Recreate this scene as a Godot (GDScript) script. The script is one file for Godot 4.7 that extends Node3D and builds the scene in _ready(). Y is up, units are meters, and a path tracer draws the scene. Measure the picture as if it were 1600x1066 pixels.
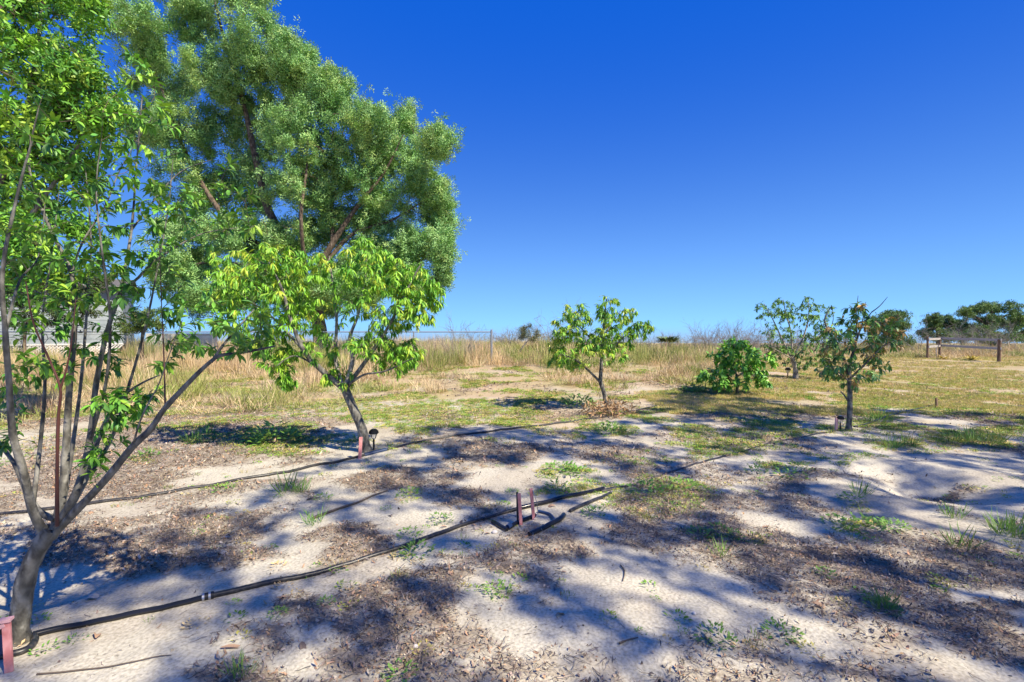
extends Node3D
# ---------------------------------------------------------------- camera numbers
const EYE := Vector3(0, 1.6, 0)
const F := 755.0
var PITCH := -atan(18.0 / 755.0)
var SUN := Vector3(-0.545, -0.745, -0.385).normalized()
var rng := RandomNumberGenerator.new()
var n1 := FastNoiseLite.new()
var n2 := FastNoiseLite.new()
var names := {}
var t0 := 0
var M := {}
var HOLLOW := Vector2.ZERO

func lap(what):
	print(what, " ", Time.get_ticks_msec() - t0, " ms")

# ---------------------------------------------------------------- pixels and places
func ray(px: float, py: float) -> Vector3:
	return Vector3((px - 800.0) / F, -(py - 533.0) / F, -1.0).rotated(Vector3.RIGHT, PITCH)

func P(px: float, py: float, d: float) -> Vector3:
	var r := ray(px, py)
	return EYE + r * (d / -r.z)

func proj(p: Vector3) -> Vector2:
	var q := (p - EYE).rotated(Vector3.RIGHT, -PITCH)
	if q.z > -0.05:
		return Vector2(1e5, 1e5)
	return Vector2(800.0 + F * q.x / -q.z, 533.0 - F * q.y / -q.z)

func H(x: float, z: float) -> float:
	var d := -z
	var y := n1.get_noise_2d(x * 9.0, z * 9.0) * 0.05 + n2.get_noise_2d(x * 34.0, z * 34.0) * 0.022 + n1.get_noise_2d(x * 120.0, z * 120.0) * 0.010
	if d > 9.0:
		y += smoothstep(10.0, 18.0, d) * 0.3 * (1.0 - smoothstep(3.0, 11.0, x))
	if d > 24.0:
		var q0 := lerpf(30.0, 25.0, smoothstep(0.0, 14.0, x))
		y -= maxf(0.0, d - q0) * 0.028
	var q := Vector2(x, z).distance_to(HOLLOW)
	if q < 2.2:
		y += -0.15 * exp(-q * q / 0.16) + 0.045 * exp(-(q - 0.85) * (q - 0.85) / 0.14)
	return y

func gp(px: float, py: float) -> Vector3:
	var r := ray(px, py)
	var y := 0.0
	var p := Vector3.ZERO
	for k in 4:
		var t := (y - EYE.y) / r.y
		p = EYE + r * t
		y = H(p.x, p.z)
	return Vector3(p.x, y, p.z)

func on(x: float, z: float) -> Vector3:
	return Vector3(x, H(x, z), z)

func lin(r: float, g: float, b: float) -> Color:
	return Color(r, g, b).linear_to_srgb()

# ---------------------------------------------------------------- naming
func numbered(called: String) -> String:
	var k: int = names.get(called, 0)
	names[called] = k + 1
	return called if k == 0 else "%s_%03d" % [called, k]

func tag(o: Node, label := "", category := "", group := "", kind := "") -> Node:
	if label: o.set_meta("label", label)
	if category: o.set_meta("category", category)
	if group: o.set_meta("group", group)
	if kind: o.set_meta("kind", kind)
	return o

func thing(called: String, at: Vector3, label: String, category: String, group := "") -> Node3D:
	var o := Node3D.new()
	o.name = numbered(called)
	add_child(o)
	o.position = at
	tag(o, label, category, group)
	return o

func put(called: String, mesh: Mesh, mat: Material, parent: Node3D = null, world := true) -> MeshInstance3D:
	var o := MeshInstance3D.new()
	o.mesh = mesh
	o.material_override = mat
	if parent == null:
		o.name = numbered(called)
		add_child(o)
	else:
		o.name = called
		parent.add_child(o, true)
		if world: o.position = -parent.position
	return o

func many(called: String, mesh: Mesh, mat: Material, xf: Array, cols: PackedColorArray, parent: Node3D = null) -> MultiMeshInstance3D:
	var mm := MultiMesh.new()
	mm.transform_format = MultiMesh.TRANSFORM_3D
	mm.use_colors = true
	mm.mesh = mesh
	mm.instance_count = xf.size()
	for i in xf.size():
		mm.set_instance_transform(i, xf[i])
		mm.set_instance_color(i, cols[i])
	var o := MultiMeshInstance3D.new()
	o.multimesh = mm
	o.material_override = mat
	if parent == null:
		o.name = numbered(called)
		add_child(o)
	else:
		o.name = called
		parent.add_child(o, true)
		o.position = -parent.position
	o.set_meta("kind", "stuff")
	return o

# ---------------------------------------------------------------- mesh building
class Mb:
	var v := PackedVector3Array()
	var n := PackedVector3Array()
	var i := PackedInt32Array()
	func tube(pts: Array, rad: Array, sides := 6, cap := true) -> void:
		var base := v.size()
		var t: Vector3 = (pts[1] - pts[0]).normalized()
		var a := t.cross(Vector3.UP if absf(t.y) < 0.9 else Vector3.RIGHT).normalized()
		for k in pts.size():
			if k > 0:
				var nt: Vector3 = (pts[mini(k + 1, pts.size() - 1)] - pts[k - 1]).normalized()
				a = (a - nt * a.dot(nt)).normalized()
				t = nt
			var b := t.cross(a)
			for s in sides:
				var w := TAU * s / sides
				var dir := a * cos(w) + b * sin(w)
				v.append(pts[k] + dir * rad[k])
				n.append(dir)
		for k in pts.size() - 1:
			for s in sides:
				var p := base + k * sides + s
				var q := base + k * sides + (s + 1) % sides
				i.append_array([p, p + sides, q, q, p + sides, q + sides])
		if cap:
			for e in 2:
				var c: int = base + (0 if e == 0 else (pts.size() - 1) * sides)
				var m := v.size()
				var dir2: Vector3 = (pts[0] - pts[1]).normalized() if e == 0 else (pts[-1] - pts[-2]).normalized()
				for s in sides:
					v.append(v[c + s]); n.append(dir2)
				for s in range(1, sides - 1):
					if e == 0: i.append_array([m, m + s, m + s + 1])
					else: i.append_array([m, m + s + 1, m + s])
	func quad(a: Vector3, b: Vector3, c: Vector3, d: Vector3) -> void:
		var m := v.size()
		var nn := (c - a).cross(b - a).normalized()
		v.append_array([a, b, c, d]); n.append_array([nn, nn, nn, nn])
		i.append_array([m, m + 1, m + 2, m, m + 2, m + 3])
	func box(x: Transform3D, s: Vector3) -> void:
		var h := s * 0.5
		var c := []
		for k in 8:
			c.append(x * Vector3(h.x if k & 1 else -h.x, h.y if k & 2 else -h.y, h.z if k & 4 else -h.z))
		for q in [[0, 2, 3, 1], [5, 7, 6, 4], [4, 6, 2, 0], [1, 3, 7, 5], [2, 6, 7, 3], [4, 0, 1, 5]]:
			quad(c[q[0]], c[q[1]], c[q[2]], c[q[3]])
	func done() -> ArrayMesh:
		var a := []
		a.resize(Mesh.ARRAY_MAX)
		a[Mesh.ARRAY_VERTEX] = v; a[Mesh.ARRAY_NORMAL] = n; a[Mesh.ARRAY_INDEX] = i
		var m := ArrayMesh.new()
		m.add_surface_from_arrays(Mesh.PRIMITIVE_TRIANGLES, a)
		return m

# a leaf along +Y, normal +Z, drooping towards -Z
func add_leaf(st: SurfaceTool, x: Transform3D, length: float, width: float, curl: float, fold: float, segs: int, tip := 1.0) -> void:
	var left := []
	var mid := []
	var right := []
	for k in segs + 1:
		var t := float(k) / segs
		var a := curl * t
		var y := length * (sin(a) / curl if absf(curl) > 0.01 else t)
		var z := -length * ((1.0 - cos(a)) / curl if absf(curl) > 0.01 else 0.0)
		var w := width * 0.5 * pow(sin(PI * clampf(t * 0.94 + 0.05, 0, 1)), tip)
		if k == segs: w = 0.0
		mid.append(x * Vector3(0, y, z))
		left.append(x * Vector3(-w, y, z + fold * w))
		right.append(x * Vector3(w, y, z + fold * w))
	for k in segs:
		if segs <= 2 and fold == 0.0:
			for p in ([left[k], left[k + 1], right[k + 1], left[k], right[k + 1], right[k]] if k < segs - 1 else [left[k], mid[k + 1], right[k]]): st.add_vertex(p)
			continue
		if k == segs - 1:
			for p in [left[k], mid[k + 1], mid[k], mid[k], mid[k + 1], right[k]]: st.add_vertex(p)
		else:
			for p in [left[k], left[k + 1], mid[k], mid[k], left[k + 1], mid[k + 1], mid[k], mid[k + 1], right[k], right[k], mid[k + 1], right[k + 1]]: st.add_vertex(p)

func finish(st: SurfaceTool) -> ArrayMesh:
	st.index()
	st.generate_normals()
	return st.commit()

func start() -> SurfaceTool:
	var st := SurfaceTool.new()
	st.begin(Mesh.PRIMITIVE_TRIANGLES)
	st.set_smooth_group(0)
	return st

func leaf_mesh(length: float, width: float, curl: float, fold: float, segs: int, tip := 1.0) -> ArrayMesh:
	var st := start()
	add_leaf(st, Transform3D(), length, width, curl, fold, segs, tip)
	return finish(st)

func orient(at: Vector3, along: Vector3, up: Vector3, s := 1.0) -> Transform3D:
	var y := along.normalized()
	var z := (up - y * up.dot(y))
	if z.length() < 0.01: z = y.cross(Vector3(0.3, 0.2, 0.9))
	z = z.normalized()
	return Transform3D(Basis(y.cross(z) * s, y * s, z * s), at)

func rv() -> Vector3:
	return Vector3(rng.randf_range(-1, 1), rng.randf_range(-1, 1), rng.randf_range(-1, 1))

func in_ball() -> Vector3:
	var p := rv()
	while p.length() > 1.0: p = rv()
	return p

# a spray of leaves round a little twig along +Y
func spray_mesh(count: int, reach: float, length: float, width: float, segs := 2, droop := 0.4) -> ArrayMesh:
	var st := start()
	for k in count:
		var t := float(k) / count
		var w := k * 2.4 + rng.randf() * 0.6
		var dir := Vector3(cos(w), 0.55 + rng.randf_range(-0.3, 0.5), sin(w)).normalized()
		var at := Vector3(cos(w) * 0.1, t, sin(w) * 0.1) * reach + in_ball() * reach * 0.3
		add_leaf(st, orient(at, dir, Vector3.UP + rv() * 0.8, rng.randf_range(0.75, 1.2)), length, width, droop, 0.0, segs)
	return finish(st)

func spline(pts: Array, per := 4) -> Array:
	var out := []
	for k in pts.size() - 1:
		var a: Vector3 = pts[maxi(k - 1, 0)]
		var b: Vector3 = pts[k]
		var c: Vector3 = pts[k + 1]
		var d: Vector3 = pts[mini(k + 2, pts.size() - 1)]
		for s in per:
			out.append(b.cubic_interpolate(c, a, d, float(s) / per))
	out.append(pts[-1])
	return out

func taper(n: int, a: float, b: float, rough := 0.0) -> Array:
	var r := []
	for k in n:
		r.append(lerpf(a, b, float(k) / (n - 1)) * (1.0 + rng.randf_range(-rough, rough)))
	return r

# ---------------------------------------------------------------- materials
func noise_tex(size: int, freq: float, ramp: Array, seed_: int, oct := 4, kind := FastNoiseLite.TYPE_SIMPLEX_SMOOTH) -> ImageTexture:
	var f := FastNoiseLite.new()
	f.seed = seed_; f.frequency = freq; f.noise_type = kind; f.fractal_octaves = oct
	var src := f.get_seamless_image(size, size)
	var g := Gradient.new()
	g.offsets = PackedFloat32Array(ramp.map(func(e): return e[0]))
	g.colors = PackedColorArray(ramp.map(func(e): return e[1]))
	var lut := []
	for k in 256: lut.append(g.sample(k / 255.0))
	var im := Image.create(size, size, false, Image.FORMAT_RGB8)
	var raw := src.get_data()
	for y in size:
		for x in size:
			im.set_pixel(x, y, lut[raw[y * size + x]])
	return ImageTexture.create_from_image(im)

func bump_tex(size: int, freq: float, seed_: int, strength: float, oct := 4) -> ImageTexture:
	var f := FastNoiseLite.new()
	f.seed = seed_; f.frequency = freq; f.fractal_octaves = oct
	var im := f.get_seamless_image(size, size)
	im.convert(Image.FORMAT_RGBA8)
	im.bump_map_to_normal_map(strength)
	return ImageTexture.create_from_image(im)

func mat(c: Color, rough := 0.8, vc := false) -> StandardMaterial3D:
	var m := StandardMaterial3D.new()
	m.albedo_color = c
	m.roughness = rough
	m.vertex_color_use_as_albedo = vc
	m.cull_mode = BaseMaterial3D.CULL_DISABLED
	return m

func leaf_mat(rough: float, back: float) -> StandardMaterial3D:
	var m := mat(Color.WHITE, rough, true)
	m.backlight_enabled = true
	m.backlight = Color(back, back, back * 0.6)
	m.metallic_specular = 0.4
	return m

func triplanar(m: StandardMaterial3D, tex: Texture2D, nrm: Texture2D, scale: Vector3, strength := 1.0) -> StandardMaterial3D:
	m.uv1_triplanar = true
	m.uv1_scale = scale
	if tex: m.albedo_texture = tex
	if nrm:
		m.normal_enabled = true
		m.normal_texture = nrm
		m.normal_scale = strength
	return m

func make_materials() -> void:
	var bark_n := bump_tex(256, 0.03, 4, 5.0)
	M.bark_grey = triplanar(mat(Color.WHITE, 0.85), noise_tex(256, 0.022, [[0.2, lin(.04, .036, .032)], [0.42, lin(.11, .105, .09)], [0.6, lin(.18, .175, .15)], [0.8, lin(.30, .29, .26)]], 11), bark_n, Vector3(3, 1.4, 3))
	M.bark_pale = triplanar(mat(Color.WHITE, 0.8), noise_tex(256, 0.025, [[0.2, lin(.13, .11, .09)], [0.45, lin(.30, .27, .22)], [0.7, lin(.50, .46, .40)]], 12), bark_n, Vector3(2.4, 1.2, 2.4))
	M.bark_dark = triplanar(mat(Color.WHITE, 0.9), noise_tex(256, 0.03, [[0.2, lin(.04, .03, .022)], [0.5, lin(.12, .085, .06)], [0.8, lin(.24, .19, .15)]], 13), bark_n, Vector3(1, 0.5, 1))
	M.twig = mat(lin(.13, .10, .075), 0.8)
	M.twig_red = mat(lin(.10, .035, .028), 0.55)
	M.twig_grey = mat(lin(.24, .22, .20), 0.9)
	M.leaf = leaf_mat(0.42, 0.55)
	M.leaf_far = leaf_mat(0.55, 0.5)
	M.grass = leaf_mat(0.7, 0.5)
	M.litter = mat(Color.WHITE, 0.85, true)
	var sand_n := bump_tex(512, 0.035, 21, 3.0, 5)
	M.ground = mat(Color.WHITE, 0.95, true)
	triplanar(M.ground, noise_tex(512, 0.06, [[0.15, lin(.62, .60, .57)], [0.5, lin(.86, .85, .83)], [0.85, lin(1, 1, 1)]], 22, 5), sand_n, Vector3(1.3, 1.3, 1.3), 0.9)
	M.ground.uv1_world_triplanar = true
	M.ground.metallic_specular = 0.15
	M.pipe = triplanar(mat(Color.WHITE, 0.38), noise_tex(256, 0.03, [[0.3, lin(.016, .017, .02)], [0.6, lin(.03, .03, .033)], [0.85, lin(.11, .095, .075)]], 31), null, Vector3(3, 3, 3))
	M.pipe_new = mat(lin(.014, .015, .019), 0.2)
	M.blue_fitting = mat(lin(.03, .06, .14), 0.4)
	M.clamp = mat(lin(.5, .5, .52), 0.35); M.clamp.metallic = 0.9
	M.pink = triplanar(mat(Color.WHITE, 0.6), noise_tex(128, 0.04, [[0.3, lin(.58, .20, .19)], [0.7, lin(.78, .36, .34)]], 32), null, Vector3(4, 2, 4))
	M.pink_pale = mat(lin(.75, .42, .42), 0.5)
	M.black = mat(lin(.012, .012, .014), 0.5)
	M.panel = mat(lin(.012, .016, .05), 0.12)
	M.lens = mat(Color(0.9, 0.92, 0.9, 0.28), 0.1); M.lens.transparency = BaseMaterial3D.TRANSPARENCY_ALPHA
	M.wood = triplanar(mat(Color.WHITE, 0.85), noise_tex(256, 0.02, [[0.2, lin(.09, .055, .035)], [0.5, lin(.20, .13, .085)], [0.8, lin(.31, .22, .15)]], 33), null, Vector3(3, .6, 3))
	M.wood_grey = triplanar(mat(Color.WHITE, 0.9), noise_tex(256, 0.02, [[0.2, lin(.22, .21, .20)], [0.5, lin(.36, .34, .32)], [0.8, lin(.52, .49, .46)]], 34), null, Vector3(.5, 3, 3))
	M.galv = mat(lin(.34, .37, .40), 0.5); M.galv.metallic = 0.5
	M.siding = triplanar(mat(Color.WHITE, 0.7), noise_tex(256, 0.02, [[0.2, lin(.26, .31, .34)], [0.8, lin(.34, .39, .42)]], 35), null, Vector3(.4, .4, .4))
	M.white = mat(lin(.78, .78, .76), 0.6)
	M.roof = triplanar(mat(Color.WHITE, 0.9), noise_tex(256, 0.05, [[0.2, lin(.09, .085, .08)], [0.8, lin(.16, .15, .14)]], 36), null, Vector3(.6, .6, .6))
	M.stone = triplanar(mat(Color.WHITE, 0.8), noise_tex(128, 0.05, [[0.2, lin(.55, .50, .46)], [0.8, lin(.74, .70, .66)]], 37), null, Vector3(6, 6, 6))

# ---------------------------------------------------------------- maps of what lies on the ground (places read off the photograph)
const LITTER := [[230, 870, 190, 38, 1.0], [130, 835, 110, 30, .9], [330, 815, 110, 25, .8], [420, 770, 70, 16, .6], [150, 745, 160, 40, .95], [250, 700, 210, 35, .85], [350, 660, 180, 30, .7], [600, 752, 60, 17, 1.0], [755, 712, 95, 26, .9], [740, 797, 65, 16, .9], [560, 850, 75, 22, 1.0], [500, 880, 50, 12, .7], [445, 965, 70, 35, 1.0], [590, 970, 120, 45, 1.0], [700, 1010, 140, 50, 1.0], [640, 925, 90, 25, .8], [760, 885, 110, 22, .9], [850, 850, 55, 28, .8], [870, 905, 40, 20, .7], [1030, 790, 90, 35, .9], [1000, 830, 70, 25, .7], [1290, 885, 160, 55, 1.0], [1150, 850, 90, 35, .9], [1120, 900, 50, 20, .5], [1450, 762, 45, 15, 1.0], [1500, 875, 100, 38, .9], [1500, 975, 120, 55, 1.0], [1390, 940, 70, 35, .8], [1300, 1010, 50, 30, .9], [1190, 1030, 90, 30, .8], [900, 1045, 70, 35, .8], [1060, 1045, 40, 25, .6], [400, 1045, 110, 35, 1.0], [960, 885, 30, 12, .5], [1130, 1000, 40, 12, .4], [1180, 790, 120, 25, .7], [1080, 740, 100, 18, .6], [1250, 765, 80, 15, .5], [930, 700, 90, 15, .5], [1100, 680, 120, 15, .5], [1260, 700, 60, 10, .5], [1590, 900, 40, 60, .8], [1150, 640, 150, 14, .6], [960, 640, 50, 12, .9], [290, 630, 200, 14, .7]]
const SAND := [[440, 880, 65, 20], [300, 905, 60, 14], [200, 965, 170, 32], [150, 1030, 160, 32], [500, 1018, 60, 28], [350, 965, 40, 20], [575, 905, 55, 22], [660, 885, 60, 18], [620, 808, 90, 22], [780, 755, 60, 22], [860, 735, 50, 15], [690, 832, 40, 13], [900, 790, 30, 12], [720, 955, 45, 36], [850, 970, 90, 40], [960, 960, 120, 60], [1000, 900, 110, 30], [930, 1015, 90, 30], [1080, 940, 90, 40], [1230, 965, 50, 40], [1270, 1045, 40, 25], [1350, 765, 90, 25], [1380, 712, 100, 25], [1250, 730, 60, 15], [1560, 770, 80, 40], [1500, 720, 110, 25], [1430, 810, 60, 15], [1560, 930, 50, 20], [1010, 660, 60, 14], [400, 785, 50, 14], [340, 740, 60, 12], [60, 795, 45, 30], [30, 875, 35, 35], [450, 742, 70, 12], [520, 720, 60, 11], [650, 712, 40, 10], [1150, 720, 40, 10], [1060, 702, 60, 10], [1200, 805, 60, 15], [830, 945, 40, 20], [1460, 690, 60, 12], [790, 640, 40, 8], [620, 640, 40, 8]]
const GREEN := [[430, 690, 90, 20, .9], [340, 690, 60, 15, .8], [220, 718, 30, 10, .7], [700, 640, 100, 15, .7], [640, 655, 60, 12, .6], [880, 737, 45, 12, 1.0], [870, 770, 40, 14, .7], [950, 772, 60, 18, .8], [1030, 780, 70, 30, .8], [1050, 757, 50, 14, 1.0], [1130, 695, 90, 14, .7], [1340, 822, 60, 12, .8], [1530, 685, 80, 14, 1.0], [1400, 690, 50, 8, .9], [1330, 790, 25, 10, .8], [1240, 730, 40, 8, .8], [1580, 832, 40, 18, .9], [1500, 640, 100, 10, .8], [1370, 628, 70, 12, .9], [1130, 610, 60, 10, .6], [1180, 655, 60, 10, .5], [1090, 712, 60, 10, .6], [780, 650, 90, 12, .5], [520, 640, 100, 14, .6], [1000, 720, 40, 8, .6], [1320, 715, 40, 8, .6], [1470, 905, 40, 12, .4], [1300, 830, 40, 10, .5], [1130, 835, 40, 10, .6], [1225, 990, 20, 10, .6], [1370, 945, 30, 12, .5], [775, 925, 18, 8, .6], [650, 865, 25, 8, .6], [640, 775, 25, 6, .7], [1440, 700, 80, 6, .5], [1560, 650, 60, 8, .6], [1200, 640, 80, 6, .5], [960, 672, 30, 8, .7], [1120, 1000, 16, 8, .6], [1010, 745, 30, 8, .5]]
const SUNNY := [[440, 882, 55, 18], [570, 895, 115, 30], [520, 850, 70, 20], [640, 812, 85, 22], [790, 752, 75, 20], [890, 735, 60, 20], [950, 772, 60, 14], [1060, 790, 60, 16], [720, 955, 50, 34], [620, 985, 60, 26], [660, 1000, 40, 30], [730, 900, 80, 18], [830, 860, 50, 22], [880, 925, 40, 12], [1000, 925, 60, 18], [1160, 755, 90, 12], [1180, 830, 60, 14], [1360, 738, 45, 10], [1500, 828, 85, 16], [1560, 762, 60, 9], [1250, 965, 50, 36], [1480, 925, 90, 22], [1345, 1005, 70, 22], [470, 1040, 70, 18], [1070, 690, 80, 12], [1110, 720, 60, 10], [1190, 690, 60, 8], [1030, 650, 30, 6], [1400, 850, 60, 12], [300, 880, 40, 8], [990, 710, 40, 10], [1480, 660, 60, 6], [940, 830, 30, 10], [510, 800, 40, 10], [1230, 880, 30, 14], [1090, 860, 30, 10], [860, 1000, 30, 12], [30, 900, 40, 16]]
var SHADE_EDGE := PackedVector2Array([Vector2(-900, 880), Vector2(-60, 862), Vector2(0, 892), Vector2(110, 868), Vector2(210, 846), Vector2(300, 802), Vector2(400, 765), Vector2(480, 742), Vector2(560, 702), Vector2(620, 692), Vector2(660, 668), Vector2(760, 664), Vector2(860, 672), Vector2(940, 668), Vector2(1000, 640), Vector2(1070, 612), Vector2(1160, 620), Vector2(1240, 628), Vector2(1320, 640), Vector2(1440, 646), Vector2(1590, 652), Vector2(2600, 690)])
const MX0 := -9.0
const MZ0 := -17.0
const MC := 0.05
const MW := 420
const MH := 330
var mapL := PackedFloat32Array()
var mapG := PackedFloat32Array()

func blob(q: Vector2, e: Array) -> float:
	var b: float = (q.y - e[1]) / e[3]
	if b > 1.2 or b < -1.2: return 0.0
	var a: float = (q.x - e[0]) / e[2]
	var r := a * a + b * b
	return 0.0 if r > 1.35 else 1.0 - smoothstep(0.45, 1.35, r)

func make_maps() -> void:
	mapL.resize(MW * MH); mapG.resize(MW * MH)
	for j in MH:
		var z := MZ0 + j * MC
		for i in MW:
			var x := MX0 + i * MC
			var wob := 1.0 + n2.get_noise_2d(x * 22.0, z * 22.0) * 0.5
			var xx := x + n1.get_noise_2d(x * 55.0, z * 55.0) * 0.35
			var zz := z + n1.get_noise_2d(x * 55.0 + 300.0, z * 55.0) * 0.35
			var q := proj(Vector3(xx, 0, minf(zz, -0.4)))
			var l := clampf(n2.get_noise_2d(x * 20.0 + 77.0, z * 20.0) * 1.7 + 0.16, 0.0, 0.8)
			var g := clampf(n1.get_noise_2d(x * 34.0, z * 34.0 + 90.0) * 2.4 + 0.12, 0.0, 1.0) * (0.12 + 0.88 * smoothstep(5.5, 8.5, -z))
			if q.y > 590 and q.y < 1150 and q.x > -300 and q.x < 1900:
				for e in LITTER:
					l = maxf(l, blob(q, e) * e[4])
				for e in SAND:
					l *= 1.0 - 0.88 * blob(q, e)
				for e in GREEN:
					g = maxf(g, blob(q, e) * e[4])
			mapL[j * MW + i] = clampf(l * wob, 0, 1)
			mapG[j * MW + i] = clampf(g * wob, 0, 1)

func look(m: PackedFloat32Array, x: float, z: float, far: float) -> float:
	var i := int((x - MX0) / MC)
	var j := int((z - MZ0) / MC)
	if i < 0 or j < 0 or i >= MW or j >= MH: return far
	return m[j * MW + i]

# 1 where the photograph's ground lies in the shade of the trees behind the camera
func shade(p: Vector3) -> float:
	var q := proj(p)
	if p.z > -1.9: return 0.8
	var edge := 0.0
	for k in SHADE_EDGE.size() - 1:
		if q.x >= SHADE_EDGE[k].x and q.x < SHADE_EDGE[k + 1].x:
			edge = lerpf(SHADE_EDGE[k].y, SHADE_EDGE[k + 1].y, (q.x - SHADE_EDGE[k].x) / (SHADE_EDGE[k + 1].x - SHADE_EDGE[k].x))
	if edge == 0.0 or q.y < edge: return 0.0
	for e in SUNNY:
		var a: float = (q.x - e[0]) / e[2]
		var b: float = (q.y - e[1]) / e[3]
		if a * a + b * b < 1.0: return 0.0
	return 1.0

# ---------------------------------------------------------------- ground
func axis(lo: float, hi: float, step: float, end_lo: float, end_hi: float) -> PackedFloat32Array:
	var a := []
	var s := step
	var x := lo
	while x > end_lo:
		s *= 1.07
		x -= s
		a.push_front(x)
	x = lo
	while x < hi:
		a.append(x)
		x += step
	s = step
	while x < end_hi:
		a.append(x)
		s *= 1.07
		x += s
	a.append(x)
	return PackedFloat32Array(a)

func make_ground() -> void:
	var xs := axis(-5.0, 7.5, 0.04, -1500.0, 1500.0)
	var zs := axis(-11.0, -1.6, 0.04, -2500.0, 400.0)
	var w := xs.size()
	var v := PackedVector3Array(); v.resize(w * zs.size())
	var c := PackedColorArray(); c.resize(v.size())
	var idx := PackedInt32Array(); idx.resize((w - 1) * (zs.size() - 1) * 6)
	var sand := Color(.63, .595, .49)
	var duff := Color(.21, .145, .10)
	var thatch := Color(.55, .42, .27)
	var turf := Color(.46, .39, .18)
	var k := 0
	for j in zs.size():
		var z := zs[j]
		for i in w:
			var x := xs[i]
			var p := on(x, z)
			var d := -z
			var near := d < 20.0 and absf(x) < 30.0
			var l := look(mapL, x, z, 0.45)
			if near: p.y += l * 0.012 * (0.5 + n1.get_noise_2d(x * 160.0, z * 160.0))
			var fine := n1.get_noise_2d(x * 260.0, z * 260.0) if near else 0.0
			var a := sand * (1.0 + 0.12 * n2.get_noise_2d(x * 60.0, z * 60.0) + 0.08 * fine)
			a = a.lerp(Color(.40, .345, .275), clampf(n2.get_noise_2d(x * 28.0 + 11.0, z * 28.0) * 1.4 - 0.02 + fine * 0.4, 0, 0.38))
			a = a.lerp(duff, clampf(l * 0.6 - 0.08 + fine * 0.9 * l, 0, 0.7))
			var far := smoothstep(7.0, 13.0, d + n2.get_noise_2d(x * 16.0, z * 16.0) * 5.0)
			if far > 0.0:
				var t := thatch.lerp(turf, clampf(0.4 + 1.3 * n2.get_noise_2d(x * 12.0 + 40.0, z * 12.0) + 0.3 * smoothstep(6, 14, x), 0, 1))
				t = t.lerp(sand, clampf(n1.get_noise_2d(x * 20.0 + 9.0, z * 30.0) * 1.3 - 0.2, 0, 0.6))
				a = a.lerp(t, far * 0.9)
			a.a = 1.0
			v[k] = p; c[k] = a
			k += 1
	k = 0
	for j in zs.size() - 1:
		for i in w - 1:
			var a := j * w + i
			idx[k] = a; idx[k + 1] = a + 1; idx[k + 2] = a + w + 1
			idx[k + 3] = a; idx[k + 4] = a + w + 1; idx[k + 5] = a + w
			k += 6
	var n := PackedVector3Array(); n.resize(v.size())
	for j in zs.size():
		for i in w:
			var a := j * w + i
			var dx := v[a + 1 if i < w - 1 else a] - v[a - 1 if i > 0 else a]
			var dz := v[a + w if j < zs.size() - 1 else a] - v[a - w if j > 0 else a]
			n[a] = dz.cross(dx).normalized()
	var arr := []
	arr.resize(Mesh.ARRAY_MAX)
	arr[Mesh.ARRAY_VERTEX] = v; arr[Mesh.ARRAY_NORMAL] = n; arr[Mesh.ARRAY_COLOR] = c; arr[Mesh.ARRAY_INDEX] = idx
	var m := ArrayMesh.new()
	m.add_surface_from_arrays(Mesh.PRIMITIVE_TRIANGLES, arr)
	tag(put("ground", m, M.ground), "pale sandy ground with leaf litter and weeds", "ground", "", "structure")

func vary(c: Color, s := 0.25, hue := 0.1) -> Color:
	var k := 1.0 + rng.randf_range(-s, s)
	return Color(c.r * k * (1.0 + rng.randf_range(-hue, hue)), c.g * k, c.b * k * (1.0 + rng.randf_range(-hue, hue)))

const DEAD := [Color(.34, .27, .21), Color(.44, .28, .17), Color(.15, .115, .095), Color(.52, .44, .35), Color(.29, .24, .20), Color(.38, .25, .16), Color(.21, .175, .15)]

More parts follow.
